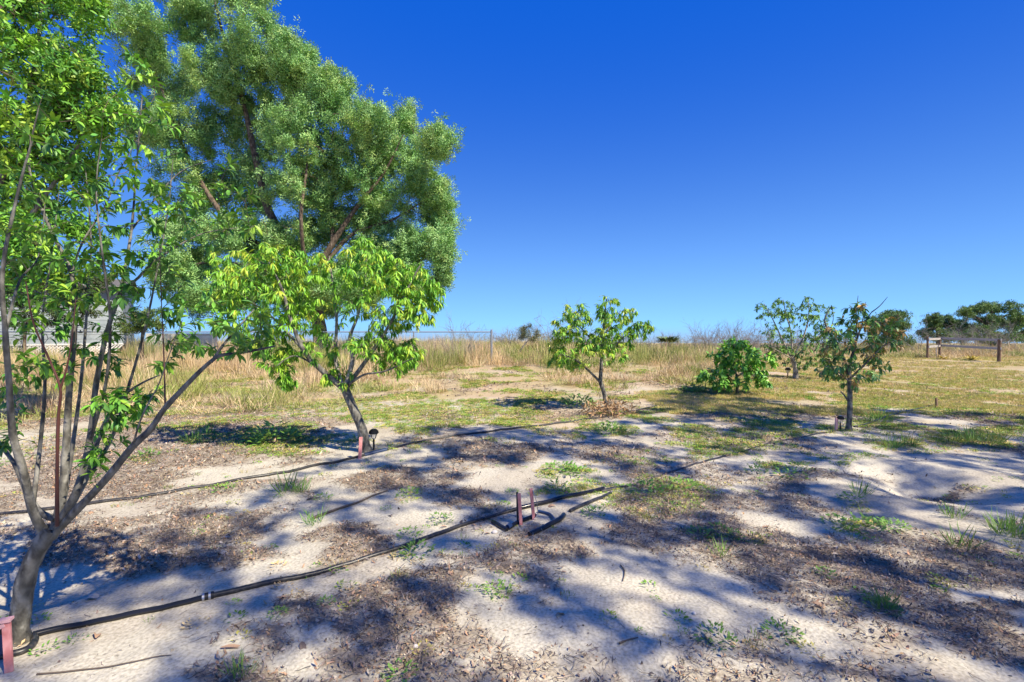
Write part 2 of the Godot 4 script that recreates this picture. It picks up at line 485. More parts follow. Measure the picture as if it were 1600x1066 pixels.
func make_litter() -> void:
	var leafs := []
	var lc := PackedColorArray()
	var sticks := []
	var sc := PackedColorArray()
	for band in [[0.8, 5.2, 6800.0, 0.56], [5.2, 10.0, 2000.0, 0.85], [10.0, 16.5, 420.0, 1.4]]:
		var hw: float = band[1] * 1.12 + 1.0
		var count := int((band[1] - band[0]) * 2.0 * hw * band[2])
		for k in count:
			var d := rng.randf_range(band[0], band[1])
			var x := rng.randf_range(-hw, hw)
			if absf(x) > d * 1.12 + 1.2: continue
			var l := look(mapL, x, -d, 0.0)
			var pr := l * (0.25 + 0.6 * l) + 0.045
			if rng.randf() > pr: continue
			var p := on(x, -d) + Vector3(0, 0.004 + rng.randf() * 0.018 * l, 0)
			var dir := Vector3(rng.randf_range(-1, 1), rng.randf_range(-0.15, 0.25), rng.randf_range(-1, 1))
			var up := Vector3.UP + rv() * 0.55
			if l < 0.25 and rng.randf() < 0.82:
				sticks.append(orient(p, dir, up, band[3] * rng.randf_range(0.15, 0.4)).scaled_local(Vector3(1.8, 1, 1.8)))
				sc.append(vary(DEAD[2]))
			elif rng.randf() < 0.55:
				leafs.append(orient(p, dir, up * (1.0 if rng.randf() < 0.5 else -1.0), band[3] * rng.randf_range(0.4, 1.1) * (1.5 if rng.randf() < .12 else 1.0)))
				lc.append(vary(DEAD[rng.randi() % 7]))
			else:
				sticks.append(orient(p, dir * Vector3(1, .5, 1), up, band[3] * rng.randf_range(0.5, 1.6)))
				sc.append(vary(DEAD[[2, 4, 6, 0, 3][rng.randi() % 5]]))
	var la := []
	var lb := []
	var ca := PackedColorArray()
	var cb := PackedColorArray()
	for k in leafs.size():
		if rng.randf() < 0.55:
			la.append(leafs[k]); ca.append(lc[k])
		else:
			lb.append(leafs[k]); cb.append(lc[k])
	tag(many("leaf_litter", leaf_mesh(0.062, 0.019, 0.9, 0.35, 3), M.litter, la, ca), "narrow brown dead leaves scattered in drifts over the sand", "leaf litter")
	tag(many("leaf_litter", leaf_mesh(0.042, 0.024, 2.0, 0.6, 3, .7), M.litter, lb, cb), "small curled dead leaves scattered in drifts over the sand", "leaf litter")
	var mb := Mb.new()
	mb.tube([Vector3.ZERO, Vector3(.006, .03, .002), Vector3(0, .06, -.001), Vector3(.004, .085, .004)], [.0022, .002, .0017, .001], 3, false)
	tag(many("twig_litter", mb.done(), M.litter, sticks, sc), "thin dry twigs and stalks strewn over the sand", "twig litter")
	print("litter ", leafs.size(), " ", sticks.size())

# low leafy weed, radius about 0.08
func weed_mesh(n: int, spread: float, tall: float, ll: float, lw: float) -> ArrayMesh:
	var st := start()
	for k in n:
		var w := rng.randf() * TAU
		var r := sqrt(rng.randf()) * spread
		var at := Vector3(cos(w) * r, rng.randf() * tall * (1.0 - 0.6 * r / spread), sin(w) * r)
		var w2 := w + rng.randf_range(-1, 1)
		add_leaf(st, orient(at, Vector3(cos(w2), rng.randf_range(0.1, 1.3), sin(w2)), Vector3.UP + rv() * 0.4, rng.randf_range(0.6, 1.2)), ll, lw, 0.6, 0.0, 2)
	return finish(st)

func tuft_mesh(n: int, spread: float, tall: float, width: float, lean: float, segs := 3) -> ArrayMesh:
	var st := start()
	for k in n:
		var w := rng.randf() * TAU
		var r := sqrt(rng.randf()) * spread
		var at := Vector3(cos(w) * r, -0.01, sin(w) * r)
		var w2 := w + rng.randf_range(-1.2, 1.2)
		var dir := Vector3(cos(w2) * lean * rng.randf(), 1.0, sin(w2) * lean * rng.randf())
		var x := orient(at, dir, -Vector3(cos(w2), 0, sin(w2)) + rv() * 0.3)
		x.basis = x.basis * Basis(Vector3.RIGHT, 0)
		add_leaf(st, orient(at, dir, -Vector3(cos(w2), 0.0, sin(w2)) + rv() * 0.2), tall * rng.randf_range(0.5, 1.1), width * rng.randf_range(.6, 1.2), -rng.randf_range(0.1, 0.9), 0.0, segs, 0.6)
	return finish(st)

func make_cover() -> void:
	var xf := []
	var cols := PackedColorArray()
	var tx := []
	var tc := PackedColorArray()
	for band in [[1.6, 6.0, 650.0, 0.62], [6.0, 11.0, 600.0, 0.8], [11.0, 17.0, 330.0, 1.05]]:
		var hw: float = band[1] * 1.12 + 1.0
		for k in int((band[1] - band[0]) * 2.0 * hw * band[2]):
			var d := rng.randf_range(band[0], band[1])
			var x := rng.randf_range(-hw, hw)
			var g := look(mapG, x, -d, 0.25)
			if rng.randf() > g * (0.3 + 0.5 * g): continue
			var s: float = band[3] * rng.randf_range(0.5, 1.15)
			var t := Transform3D(Basis(Vector3.UP, rng.randf() * TAU).scaled(Vector3(s, s, s)), on(x, -d))
			if rng.randf() < 0.75:
				xf.append(t)
				cols.append(vary([Color(.24, .42, .05), Color(.40, .48, .08), Color(.16, .33, .045), Color(.50, .44, .12), Color(.58, .44, .22)][rng.randi() % 5]))
			else:
				tx.append(t)
				tc.append(vary([Color(.26, .33, .07), Color(.52, .44, .18), Color(.18, .28, .05)][rng.randi() % 3]))
	# mown strip on the right, out to the rail fence
	for k in 42000:
		var d := 9.0 + 22.0 * pow(rng.randf(), 1.5)
		var x := rng.randf_range(3.0, 1.15 * d + 2.0)
		if x < 5.0 + (d - 12.0) * 0.55 and d > 12.0: continue
		if n2.get_noise_2d(x * 20.0, d * 20.0) < -0.22 + rng.randf() * 0.1: continue
		var s := rng.randf_range(0.6, 1.2) * (0.7 + d * 0.035)
		tx.append(Transform3D(Basis(Vector3.UP, rng.randf() * TAU).scaled(Vector3(s, s * 0.75, s)), on(x, -d)))
		tc.append(vary([Color(.52, .48, .13), Color(.68, .54, .26), Color(.42, .45, .10), Color(.70, .55, .33)][rng.randi() % 4]))
	tag(many("ground_cover", weed_mesh(22, 0.085, 0.045, 0.038, 0.017), M.grass, xf, cols), "low yellow green creeping weeds spreading over the sand", "weeds")
	tag(many("short_grass", tuft_mesh(16, 0.06, 0.085, 0.006, 1.0, 2), M.grass, tx, tc), "short yellowish grass in tufts and on the mown strip", "grass")
	print("cover ", xf.size(), " ", tx.size())

func grass_front(x: float) -> float:
	# depth at which the tall grass starts
	var f := 11.0
	if x < -2.0: f = lerpf(11.0, 8.6, clampf((-x - 2.0) / 7.0, 0, 1))
	elif x < 5.0: f = lerpf(11.6, 14.5, clampf((x + 2.0) / 7.0, 0, 1))
	elif x < 9.0: f = lerpf(14.5, 18.5, (x - 5.0) / 4.0)
	else: f = lerpf(18.5, 29.0, clampf((x - 9.0) / 7.0, 0, 1))
	return f - 1.2 + n2.get_noise_2d(x * 25.0, 5.0) * 3.0

func make_tall_grass() -> void:
	var kinds := [[], [], []]
	var cols := [PackedColorArray(), PackedColorArray(), PackedColorArray()]
	for band in [[8.0, 22.0, 9.0, 1.0], [22.0, 42.0, 3.6, 1.35], [42.0, 90.0, 0.7, 2.0], [90.0, 240.0, 0.07, 3.2]]:
		var hw: float = band[1] * 1.12 + 2.0
		for k in int((band[1] - band[0]) * 2.0 * hw * band[2]):
			var d := rng.randf_range(band[0], band[1])
			var x := rng.randf_range(-hw, hw)
			if absf(x) > d * 1.12 + 2.0: continue
			var f := grass_front(x)
			if d < f: continue
			var clump := n1.get_noise_2d(x * 14.0, d * 14.0) + 0.5 * n2.get_noise_2d(x * 5.0, d * 5.0)
			var edge := smoothstep(f, f + 5.0, d)
			if rng.randf() > 0.3 + 0.55 * edge + clump * 1.4: continue
			var s := lerpf(0.3, 0.72, smoothstep(f, f + 9.0, d)) * (1.0 + clump * 1.5) * rng.randf_range(0.55, 1.25)
			var wide: float = band[3] * rng.randf_range(0.85, 1.2)
			var kind := rng.randi() % 3
			kinds[kind].append(Transform3D(Basis(Vector3.UP, rng.randf() * TAU).scaled(Vector3(wide, s, wide)), on(x, -d)))
			var g := n2.get_noise_2d(x * 12.0 + 50.0, d * 12.0) * 1.5
			var c: Color = [Color(.62, .48, .28), Color(.54, .40, .24), Color(.68, .56, .35), Color(.46, .33, .22)][rng.randi() % 4]
			if g + rng.randf() * 0.5 > 0.3: c = [Color(.30, .34, .09), Color(.40, .40, .15), Color(.24, .29, .08)][rng.randi() % 3]
			cols[kind].append(vary(c, 0.2, 0.06))
	for k in 3:
		tag(many("tall_grass", tuft_mesh(34, 0.24, 0.85, 0.011, [1.1, 1.9, 0.7][k], 3), M.grass, kinds[k], cols[k]), ["tall dry tan grass standing across the field", "tall leaning dry grass standing across the field", "tall upright dry grass stalks across the field"][k], "grass")
	print("tall grass ", kinds[0].size() * 3)

# ---------------------------------------------------------------- trees
# A tree: hand-laid limbs, then twigs that reach from the limbs to points of the crown
func make_tree(called: String, base: Vector3, label: String, category: String, group: String, limbs: Array, targets: Array, o: Dictionary) -> Node3D:
	var t := thing(called, base, label, category, group)
	var pts := []
	var tan := []
	var first := true
	for L in limbs:
		var sp := spline(L[0], 5)
		var mb := Mb.new()
		var rr := taper(sp.size(), L[1], L[2], o.get("knots", 0.07))
		if first:
			rr[0] *= 1.45; rr[1] *= 1.2
			sp[0] -= Vector3(0, 0.03, 0)
		mb.tube(sp, rr, 10 if L[1] > 0.012 else 6)
		put("trunk" if first else "branch", mb.done(), L[3] if L.size() > 3 else o.bark, t)
		for k in sp.size():
			if first and k < sp.size() - 2: continue
			pts.append(sp[k])
			tan.append((sp[mini(k + 1, sp.size() - 1)] - sp[maxi(k - 1, 0)]).normalized())
		first = false
	# nearest targets first, so that far ones grow from near ones
	var order := []
	for q in targets:
		var best := 1e9
		for p in pts: best = minf(best, p.distance_squared_to(q))
		order.append([best, q])
	order.sort_custom(func(a, b): return a[0] < b[0])
	var tw := Mb.new()
	var twigs := []
	for e in order:
		var q: Vector3 = e[1]
		var best := 1e9
		var at := 0
		for k in pts.size():
			var dd: Vector3 = q - pts[k]
			var l := dd.length()
			var cost := l * (1.35 - 0.45 * dd.dot(tan[k]) / maxf(l, 0.01)) + (0.25 * l if dd.y < 0 else 0.0)
			if cost < best:
				best = cost; at = k
		var a: Vector3 = pts[at]
		var l := a.distance_to(q)
		if l < 0.02: continue
		var b: Vector3 = a + tan[at] * l * 0.35 + (q - a) * 0.15
		var c: Vector3 = q + Vector3(0, l * 0.12, 0) - (q - a) * 0.25
		var line := []
		var seg := clampi(int(l / o.get("step", 0.08)), 3, 9)
		for k in seg + 1:
			line.append(a.bezier_interpolate(b, c, q, float(k) / seg))
		var r0: float = clampf(l * o.get("twig_r", 0.008), o.get("twig_min", 0.002), o.get("twig_max", 0.012))
		tw.tube(line, taper(line.size(), r0, o.get("twig_min", 0.002) * 0.6), 4, false)
		for k in range(1, line.size()):
			pts.append(line[k]); tan.append((line[k] - line[k - 1]).normalized())
		twigs.append(line)
	if tw.v.size() > 0:
		put("twig_growth", tw.done(), o.get("twig_mat", M.twig), t).set_meta("kind", "stuff")
	# leaves
	var xf := []
	var cols := PackedColorArray()
	for line in twigs:
		var pal: Array = o.colors
		var hue: Color = pal[rng.randi() % pal.size()]
		var n: int = o.leaves
		for k in n:
			var u := 1.0 - pow(rng.randf(), o.get("tipward", 1.6)) * 0.8
			var s = u * (line.size() - 1)
			var i := mini(int(s), line.size() - 2)
			var p: Vector3 = line[i].lerp(line[i + 1], s - i)
			var dir: Vector3 = (line[i + 1] - line[i]).normalized()
			var side := rv()
			side = (side - dir * side.dot(dir)).normalized()
			var al: Vector3 = dir * 0.5 + side * o.get("splay", 0.9) + Vector3(0, -o.get("droop", 0.2), 0)
			xf.append(orient(p + side * o.get("off", 0.0) * rng.randf(), al, Vector3.UP + rv() * 0.5, rng.randf_range(0.65, 1.15)))
			cols.append(vary(hue if rng.randf() < 0.8 else pal[rng.randi() % pal.size()], 0.22, 0.12))
	var single: int = o.get("single", 0)
	if single > 0:
		# the leaves that show largest are leaves of their own
		var near := []
		for k in xf.size():
			var q := proj(xf[k].origin)
			var inside: bool = q.x > 5 and q.x < 1595 and q.y > 5 and q.y < 1060
			near.append([xf[k].origin.distance_to(EYE) + (0.0 if inside else 1000.0) + (k * 7919 % 100) * 0.008, k])
		near.sort_custom(func(a, b): return a[0] < b[0])
		var own := {}
		var mats := []
		for c in o.colors:
			var m: StandardMaterial3D = M.leaf.duplicate()
			m.vertex_color_use_as_albedo = false
			m.albedo_color = c.linear_to_srgb()
			mats.append(m)
		for j in mini(single, near.size()):
			var k: int = near[j][1]
			own[k] = true
			var lf := put("leaf", o.mesh, mats[k % mats.size()], t, false)
			var xk: Transform3D = xf[k]
			xk.origin -= base
			lf.transform = xk
		var xr := []
		var cr := PackedColorArray()
		for k in xf.size():
			if not own.has(k):
				xr.append(xf[k]); cr.append(cols[k])
		xf = xr; cols = cr
	many("foliage", o.mesh, o.get("leaf_mat", M.leaf), xf, cols, t)
	return t

# points in an ellipsoid given by pixels and depth
func fill(list: Array, d: float, deep: float, per: float, scale := 1.0) -> Array:
	var out := []
	for e in list:
		var dd: float = d + (e[5] if e.size() > 5 else 0.0)
		var c := P(e[0], e[1], dd)
		var rx: float = e[2] / F * dd * scale
		var ry: float = e[3] / F * dd * scale
		var n: int = maxi(1, int(per * (e[4] if e.size() > 4 else 1.0)))
		for k in n:
			var q := in_ball()
			out.append(c + Vector3(q.x * rx, q.y * ry, q.z * minf(deep, maxf(rx, ry) * 1.6)))
	return out

func PL(list: Array, d: float) -> Array:
	var out := []
	for e in list:
		out.append(P(e[0], e[1], d + (e[2] if e.size() > 2 else 0.0)))
	return out

func near_tree() -> void:
	var d := 2.5
	var base := gp(28, 1003)
	d = -base.z
	var L := [
		[[base] + PL([[33, 950], [44, 892], [66, 848], [80, 826]], d), 0.0430, 0.0360],
		[PL([[72, 842], [50, 795, -.05], [36, 735, -.12], [20, 680, -.15], [14, 600, -.2], [8, 520, -.25], [4, 420, -.25], [28, 300, -.2], [50, 220, -.2]], d), 0.0206, 0.0036],
		[PL([[88, 812], [62, 800, .05], [42, 770, .1], [22, 725, .15], [-4, 688, .2], [-60, 600, .3]], d), 0.0165, 0.0060],
		[PL([[84, 828], [97, 775, .05], [103, 700, .08], [108, 610, .1], [116, 510, .12], [112, 430, .12], [75, 350, .15], [45, 260, .15], [60, 170, .1]], d), 0.0213, 0.0030],
		[PL([[88, 822], [118, 770], [140, 690, .1], [150, 600, .15], [168, 515, .2], [188, 455, .25], [205, 360, .3], [213, 260, .3], [222, 150, .3]], d), 0.0193, 0.0024],
		[PL([[92, 822, .02], [130, 755, .1], [152, 690, .2], [175, 640, .25], [196, 616, .3], [223, 598, .35], [250, 586, .4]], d), 0.0179, 0.0030],
		[PL([[78, 842], [105, 812], [160, 755, -.05], [207, 698, -.1], [234, 672, -.1], [256, 640, -.1], [288, 605, -.1], [320, 573, -.08], [344, 556, -.05], [380, 551], [430, 541, .05]], d), 0.0206, 0.0048],
		[PL([[330, 566, -.08], [352, 535], [378, 505, .1], [402, 478, .2]], d), 0.0076, 0.0024],
		[PL([[150, 600, .15], [162, 540, .1], [186, 464, .1], [216, 434, .12], [242, 408, .15], [282, 382, .2], [320, 364, .25], [372, 356, .3]], d), 0.0117, 0.0024],
		[PL([[112, 430, .12], [128, 380, .2], [165, 320, .25], [190, 260, .3], [240, 180, .3]], d), 0.0062, 0.0018],
		[PL([[95, 815, .05], [112, 705, .25], [126, 600, .35], [136, 480, .4], [142, 380, .4], [134, 270, .4]], d), 0.0120, 0.0020],
		[PL([[118, 770, .05], [172, 690, .3], [202, 600, .4], [226, 515, .4], [242, 440, .45], [262, 330, .45], [270, 250, .45]], d), 0.0120, 0.0020],
		[PL([[50, 795, -.05], [62, 700, .15], [70, 600, .2], [66, 500, .25], [80, 400, .25], [92, 300, .3]], d), 0.0112, 0.0020],
		[PL([[140, 690, .1], [165, 600, 0], [172, 500, -.05], [160, 400, -.1], [150, 300, -.1], [158, 220, -.1]], d), 0.0086, 0.0020],
		[PL([[207, 698, -.1], [222, 650, -.2], [248, 600, -.2], [262, 560, -.2], [285, 500, -.2]], d), 0.0048, 0.0012],
		[PL([[258, 640, -.1], [256, 560, -.05], [252, 470, 0], [249, 390, 0]], d), 0.0041, 0.0012, M.twig_red],
		[PL([[89, 822, -.06], [89, 730, -.1], [91, 650, -.12], [94, 608, -.14], [76, 560, -.16], [52, 505, -.2], [40, 440, -.2]], d), 0.0086, 0.0024, M.twig_red],
		[PL([[94, 608, -.14], [104, 575, -.14], [112, 530, -.14], [118, 470, -.1]], d), 0.0048, 0.0018, M.twig_red],
		[PL([[8, 520, -.25], [30, 440, -.1], [60, 400, 0], [70, 320, .05]], d), 0.0069, 0.0018],
		[PL([[205, 360, .3], [235, 320, .4], [280, 270, .5], [330, 250, .5]], d), 0.0055, 0.0018],
	]
	var B := [[45, 500, 50, 40, 1.0], [110, 565, 55, 35, 1.6], [70, 590, 35, 25, .8], [130, 500, 60, 45, 1.3], [60, 440, 60, 45, 1.3], [105, 390, 70, 45, 1.5], [150, 440, 50, 40, 1.2], [205, 400, 60, 45, 1.3], [185, 320, 60, 50, 1.1], [235, 300, 55, 50, 1.0], [80, 310, 70, 50, 1.3], [50, 220, 50, 50, .9], [150, 250, 60, 50, .8], [225, 210, 45, 60, .8], [290, 470, 40, 45, .9], [335, 525, 40, 28, 1.4], [270, 550, 40, 40, .8], [190, 640, 32, 40, 1.4], [165, 700, 22, 40, .9], [215, 620, 30, 25, .8], [385, 500, 40, 40, 1.2], [300, 340, 60, 50, 1.1], [350, 290, 45, 45, .6], [240, 480, 40, 40, .8], [20, 620, 20, 40, .3], [10, 690, 20, 30, .4], [230, 400, 50, 40, .9], [400, 540, 30, 22, .7], [20, 330, 40, 50, .8], [60, 150, 40, 50, .6], [225, 130, 30, 40, .5], [30, 260, 40, 50, .7], [245, 190, 20, 30, .4], [370, 350, 30, 30, .5]]
	make_tree("fruit_tree", base, "grey stemmed young fruit tree with many forks beside black pipe end", "tree", "", L, fill(B, d + .05, .5, 13.0), {
		bark = M.bark_grey, mesh = leaf_mesh(.06, .0175, .85, .35, 4, .85), leaves = 13, droop = 0.12, splay = .75, tipward = 2.4, single = 300,
		colors = [Color(0.143, 0.347, 0.053), Color(0.192, 0.436, 0.055), Color(0.104, 0.269, 0.053), Color(0.304, 0.539, 0.061)], twig_r = .011, twig_min = .0016, twig_max = .005, step = .05})

func peach_tree() -> void:
	var base := gp(572, 706)
	var d := -base.z
	var L := [
		[[base] + PL([[566, 672], [551, 636], [538, 606]], d), .066, .052],
		[PL([[538, 608], [502, 578, -.1], [476, 550, -.2], [456, 505, -.3], [440, 450, -.3], [420, 410, -.3]], d), .042, .01],
		[PL([[536, 606], [524, 560, .1], [526, 500, .1], [520, 445, .15], [514, 400, .2]], d), .03, .008, M.bark_pale],
		[PL([[541, 600], [551, 562], [546, 530], [560, 490, .1], [570, 440, .2], [573, 395, .2]], d), .032, .008, M.bark_pale],
		[PL([[543, 603], [578, 555, -.1], [610, 505, -.2], [640, 445, -.2], [658, 412, -.2]], d), .03, .008],
		[PL([[541, 604], [568, 586, -.2], [602, 580, -.3], [645, 560, -.4]], d), .018, .006],
		[PL([[502, 578, -.1], [462, 556, -.2], [432, 572, -.3]], d), .015, .005],
		[PL([[476, 550, -.2], [430, 500, -.1], [390, 470, 0], [360, 450, .1]], d), .018, .005],
	]
	var B := [[395, 430, 55, 42, 1.3], [440, 402, 48, 28, 1.2], [372, 478, 40, 48, 1.0], [440, 470, 48, 46, 1.3], [485, 425, 40, 36, .9], [470, 500, 40, 35, .7], [500, 545, 28, 30, .4], [560, 412, 40, 34, .9], [603, 425, 45, 36, 1.2], [645, 440, 38, 36, 1.2], [612, 475, 50, 38, 1.3], [655, 480, 30, 34, .9], [590, 535, 45, 32, 1.0], [622, 560, 34, 28, .9], [432, 555, 30, 30, 1.0], [447, 590, 16, 16, .4], [640, 545, 24, 18, .5], [540, 465, 40, 40, .5], [530, 590, 26, 16, .4], [345, 420, 25, 30, .5], [410, 520, 35, 35, .8], [570, 378, 12, 10, .3], [680, 460, 14, 25, .4]]
	make_tree("peach_tree", base, "leafy peach tree with leaning trunk, pink stake at its foot", "tree", "", L, fill(B, d, .85, 54.0), {
		bark = M.bark_grey, mesh = leaf_mesh(.11, .0165, 1.1, .3, 4, .9), leaves = 23, droop = 0.75, splay = .8, tipward = 1.7, single = 300,
		colors = [Color(0.240, 0.518, 0.052), Color(0.146, 0.376, 0.045), Color(0.314, 0.558, 0.052), Color(0.177, 0.428, 0.052), Color(0.272, 0.544, 0.052), Color(0.459, 0.583, 0.065)], twig_r = .009, twig_min = .0025, twig_max = .01, step = .09})

func small_trees() -> void:
	# second peach tree, dry brush at its foot
	var base := gp(949, 642)
	var d := -base.z
	var L := [
		[[base] + PL([[945, 618], [938, 596]], d), .052, .042],
		[PL([[938, 598], [940, 562], [942, 530], [945, 492], [948, 466]], d), .042, .008],
		[PL([[938, 597], [916, 576], [895, 560, -.1], [870, 552, -.2]], d), .028, .007],
		[PL([[941, 548], [960, 541], [980, 522, -.1], [1005, 505, -.2]], d), .022, .006],
		[PL([[940, 552], [928, 535, .1], [905, 510, .2], [882, 490, .2]], d), .022, .006],
		[PL([[942, 530], [956, 505, .2], [970, 485, .3]], d), .018, .006],
	]
	var B := [[949, 478, 18, 18, .8], [898, 490, 28, 18, 1], [878, 512, 24, 24, 1], [935, 508, 45, 26, 1.6], [972, 500, 32, 22, 1], [1005, 510, 18, 12, .6], [910, 538, 42, 22, 1.4], [888, 565, 36, 12, 1], [962, 545, 16, 26, .7], [868, 540, 16, 18, .5], [988, 524, 22, 18, .7], [940, 535, 30, 20, .8]]
	var pc := [Color(0.201, 0.440, 0.049), Color(0.129, 0.326, 0.049), Color(0.287, 0.522, 0.058), Color(0.430, 0.538, 0.065)]
	make_tree("peach_tree", base, "peach tree with rounded drooping crown and dry brush at its foot", "tree", "", L, fill(B, d, .9, 34.0), {
		bark = M.bark_grey, mesh = leaf_mesh(.125, .021, 1.1, .0, 3, .9), leaves = 19, droop = 0.75, splay = .8, colors = pc, twig_r = .009, twig_min = .003, twig_max = .01, step = .1})
	# dark-leaved tree beside the path light
	base = gp(1326, 673)
	d = -base.z
	L = [
		[[base] + PL([[1328, 640], [1328, 600], [1325, 572]], d), .044, .034],
		[PL([[1325, 574], [1311, 546], [1296, 520, .1], [1289, 498, .1], [1300, 478, .1]], d), .026, .006],
		[PL([[1327, 575], [1336, 540], [1346, 512, .1], [1362, 488, .2]], d), .026, .006],
		[PL([[1328, 592], [1350, 571, -.1], [1380, 541, -.2], [1402, 532, -.2]], d), .02, .005],
		[PL([[1327, 596], [1305, 578, -.1], [1288, 572, -.2]], d), .014, .004],
		[PL([[1328, 632], [1321, 620], [1314, 612]], d), .016, .009],
		[PL([[1340, 530], [1338, 495], [1341, 462]], d), .012, .003],
		[PL([[1346, 512, .1], [1350, 490], [1353, 472]], d), .01, .003],
		[PL([[1362, 488, .2], [1375, 478, .2], [1387, 464, .2]], d), .01, .003],
		[PL([[1296, 520, .1], [1302, 500], [1301, 482]], d), .008, .003],
	]
	B = [[1303, 520, 22, 16, 1], [1342, 505, 22, 18, 1], [1345, 540, 30, 22, 1.3], [1312, 568, 24, 14, 1], [1380, 540, 24, 14, 1], [1335, 585, 30, 12, 1], [1290, 580, 12, 12, .6], [1335, 484, 10, 14, .6], [1370, 505, 22, 14, .8], [1365, 565, 20, 16, .7], [1305, 545, 18, 16, .7], [1395, 520, 12, 10, .4], [1330, 605, 14, 8, .3]]
	make_tree("fruit_tree", base, "sparse dark leaved fruit tree with bare shoots beside a path light", "tree", "", L, fill(B, d, .7, 25.0), {
		bark = M.bark_grey, mesh = leaf_mesh(.10, .028, .9, .0, 3, .8), leaves = 13, droop = 0.5, splay = .8, colors = [Color(0.185, 0.386, 0.097), Color(0.256, 0.483, 0.097), Color(0.142, 0.305, 0.097), Color(0.624, 0.419, 0.161)], twig_r = .009, twig_min = .0028, twig_max = .009, step = .08})
	# farther tree with upright feathery shoots
	base = gp(1243, 593)
	d = -base.z
	L = [
		[[base] + PL([[1243, 576], [1237, 558]], d), .085, .06],
		[PL([[1237, 560], [1222, 530], [1208, 500, .2], [1194, 475, .3]], d), .035, .008],
		[PL([[1238, 560], [1236, 520], [1228, 490], [1224, 468]], d), .032, .007],
		[PL([[1240, 558], [1256, 525], [1264, 492], [1262, 466]], d), .032, .007],
		[PL([[1240, 560], [1262, 540, -.2], [1282, 520, -.2], [1290, 495]], d), .03, .007],
		[PL([[1237, 560], [1215, 548, -.3], [1200, 540, -.3]], d), .02, .006],
	]
	B = [[1198, 485, 14, 18, .8], [1222, 480, 13, 18, .9], [1240, 495, 20, 20, .8], [1262, 485, 14, 22, 1], [1285, 495, 14, 22, .9], [1215, 515, 22, 18, .8], [1250, 535, 34, 20, 1.4], [1280, 560, 20, 14, 1], [1228, 555, 20, 16, .8], [1276, 525, 22, 18, 1], [1205, 545, 14, 14, .5], [1262, 570, 20, 8, .6]]
	make_tree("fruit_tree", base, "fruit tree with upright feathery shoots standing behind the leafy bush", "tree", "", L, fill(B, d, 1.2, 38.0), {
		bark = M.bark_pale, mesh = leaf_mesh(.12, .032, .7, .0, 2, .8), leaves = 15, droop = 0.25, splay = .7, colors = [Color(0.152, 0.324, 0.067), Color(0.213, 0.381, 0.076), Color(0.122, 0.267, 0.076)], twig_r = .008, twig_min = .004, twig_max = .012, step = .15, leaf_mat = M.leaf_far})
	# leafy bush
	base = gp(1152, 617)
	d = -base.z
	L = [
		[[base] + PL([[1152, 600], [1151, 585]], d), .04, .03],
		[PL([[1151, 588], [1145, 562], [1146, 540]], d), .022, .006],
		[PL([[1151, 590], [1170, 575], [1190, 562]], d), .018, .006],
		[PL([[1151, 596], [1128, 588], [1104, 580]], d), .016, .005],
		[PL([[1152, 600], [1175, 592], [1188, 590]], d), .014, .005],
	]
	B = [[1150, 552, 28, 16, 1.6], [1152, 575, 36, 18, 1.8], [1120, 588, 24, 12, 1.2], [1178, 570, 20, 14, 1.1], [1190, 592, 10, 14, .7], [1096, 586, 12, 9, .7], [1202, 562, 10, 10, .5], [1140, 600, 26, 8, .9], [1148, 538, 20, 10, 1.2], [1165, 548, 22, 12, 1.0], [1130, 560, 22, 14, 1.0]]
	make_tree("leafy_bush", base, "bright green broad leaved bush on the bare sand", "bush", "", L, fill(B, d, .75, 20.0), {
		bark = M.bark_grey, mesh = leaf_mesh(.145, .046, .8, .0, 3, .8), leaves = 15, droop = 0.35, splay = .9, colors = [Color(0.197, 0.479, 0.071), Color(0.287, 0.600, 0.083), Color(0.132, 0.359, 0.071), Color(0.397, 0.719, 0.096)], twig_r = .008, twig_min = .004, twig_max = .009, step = .12})

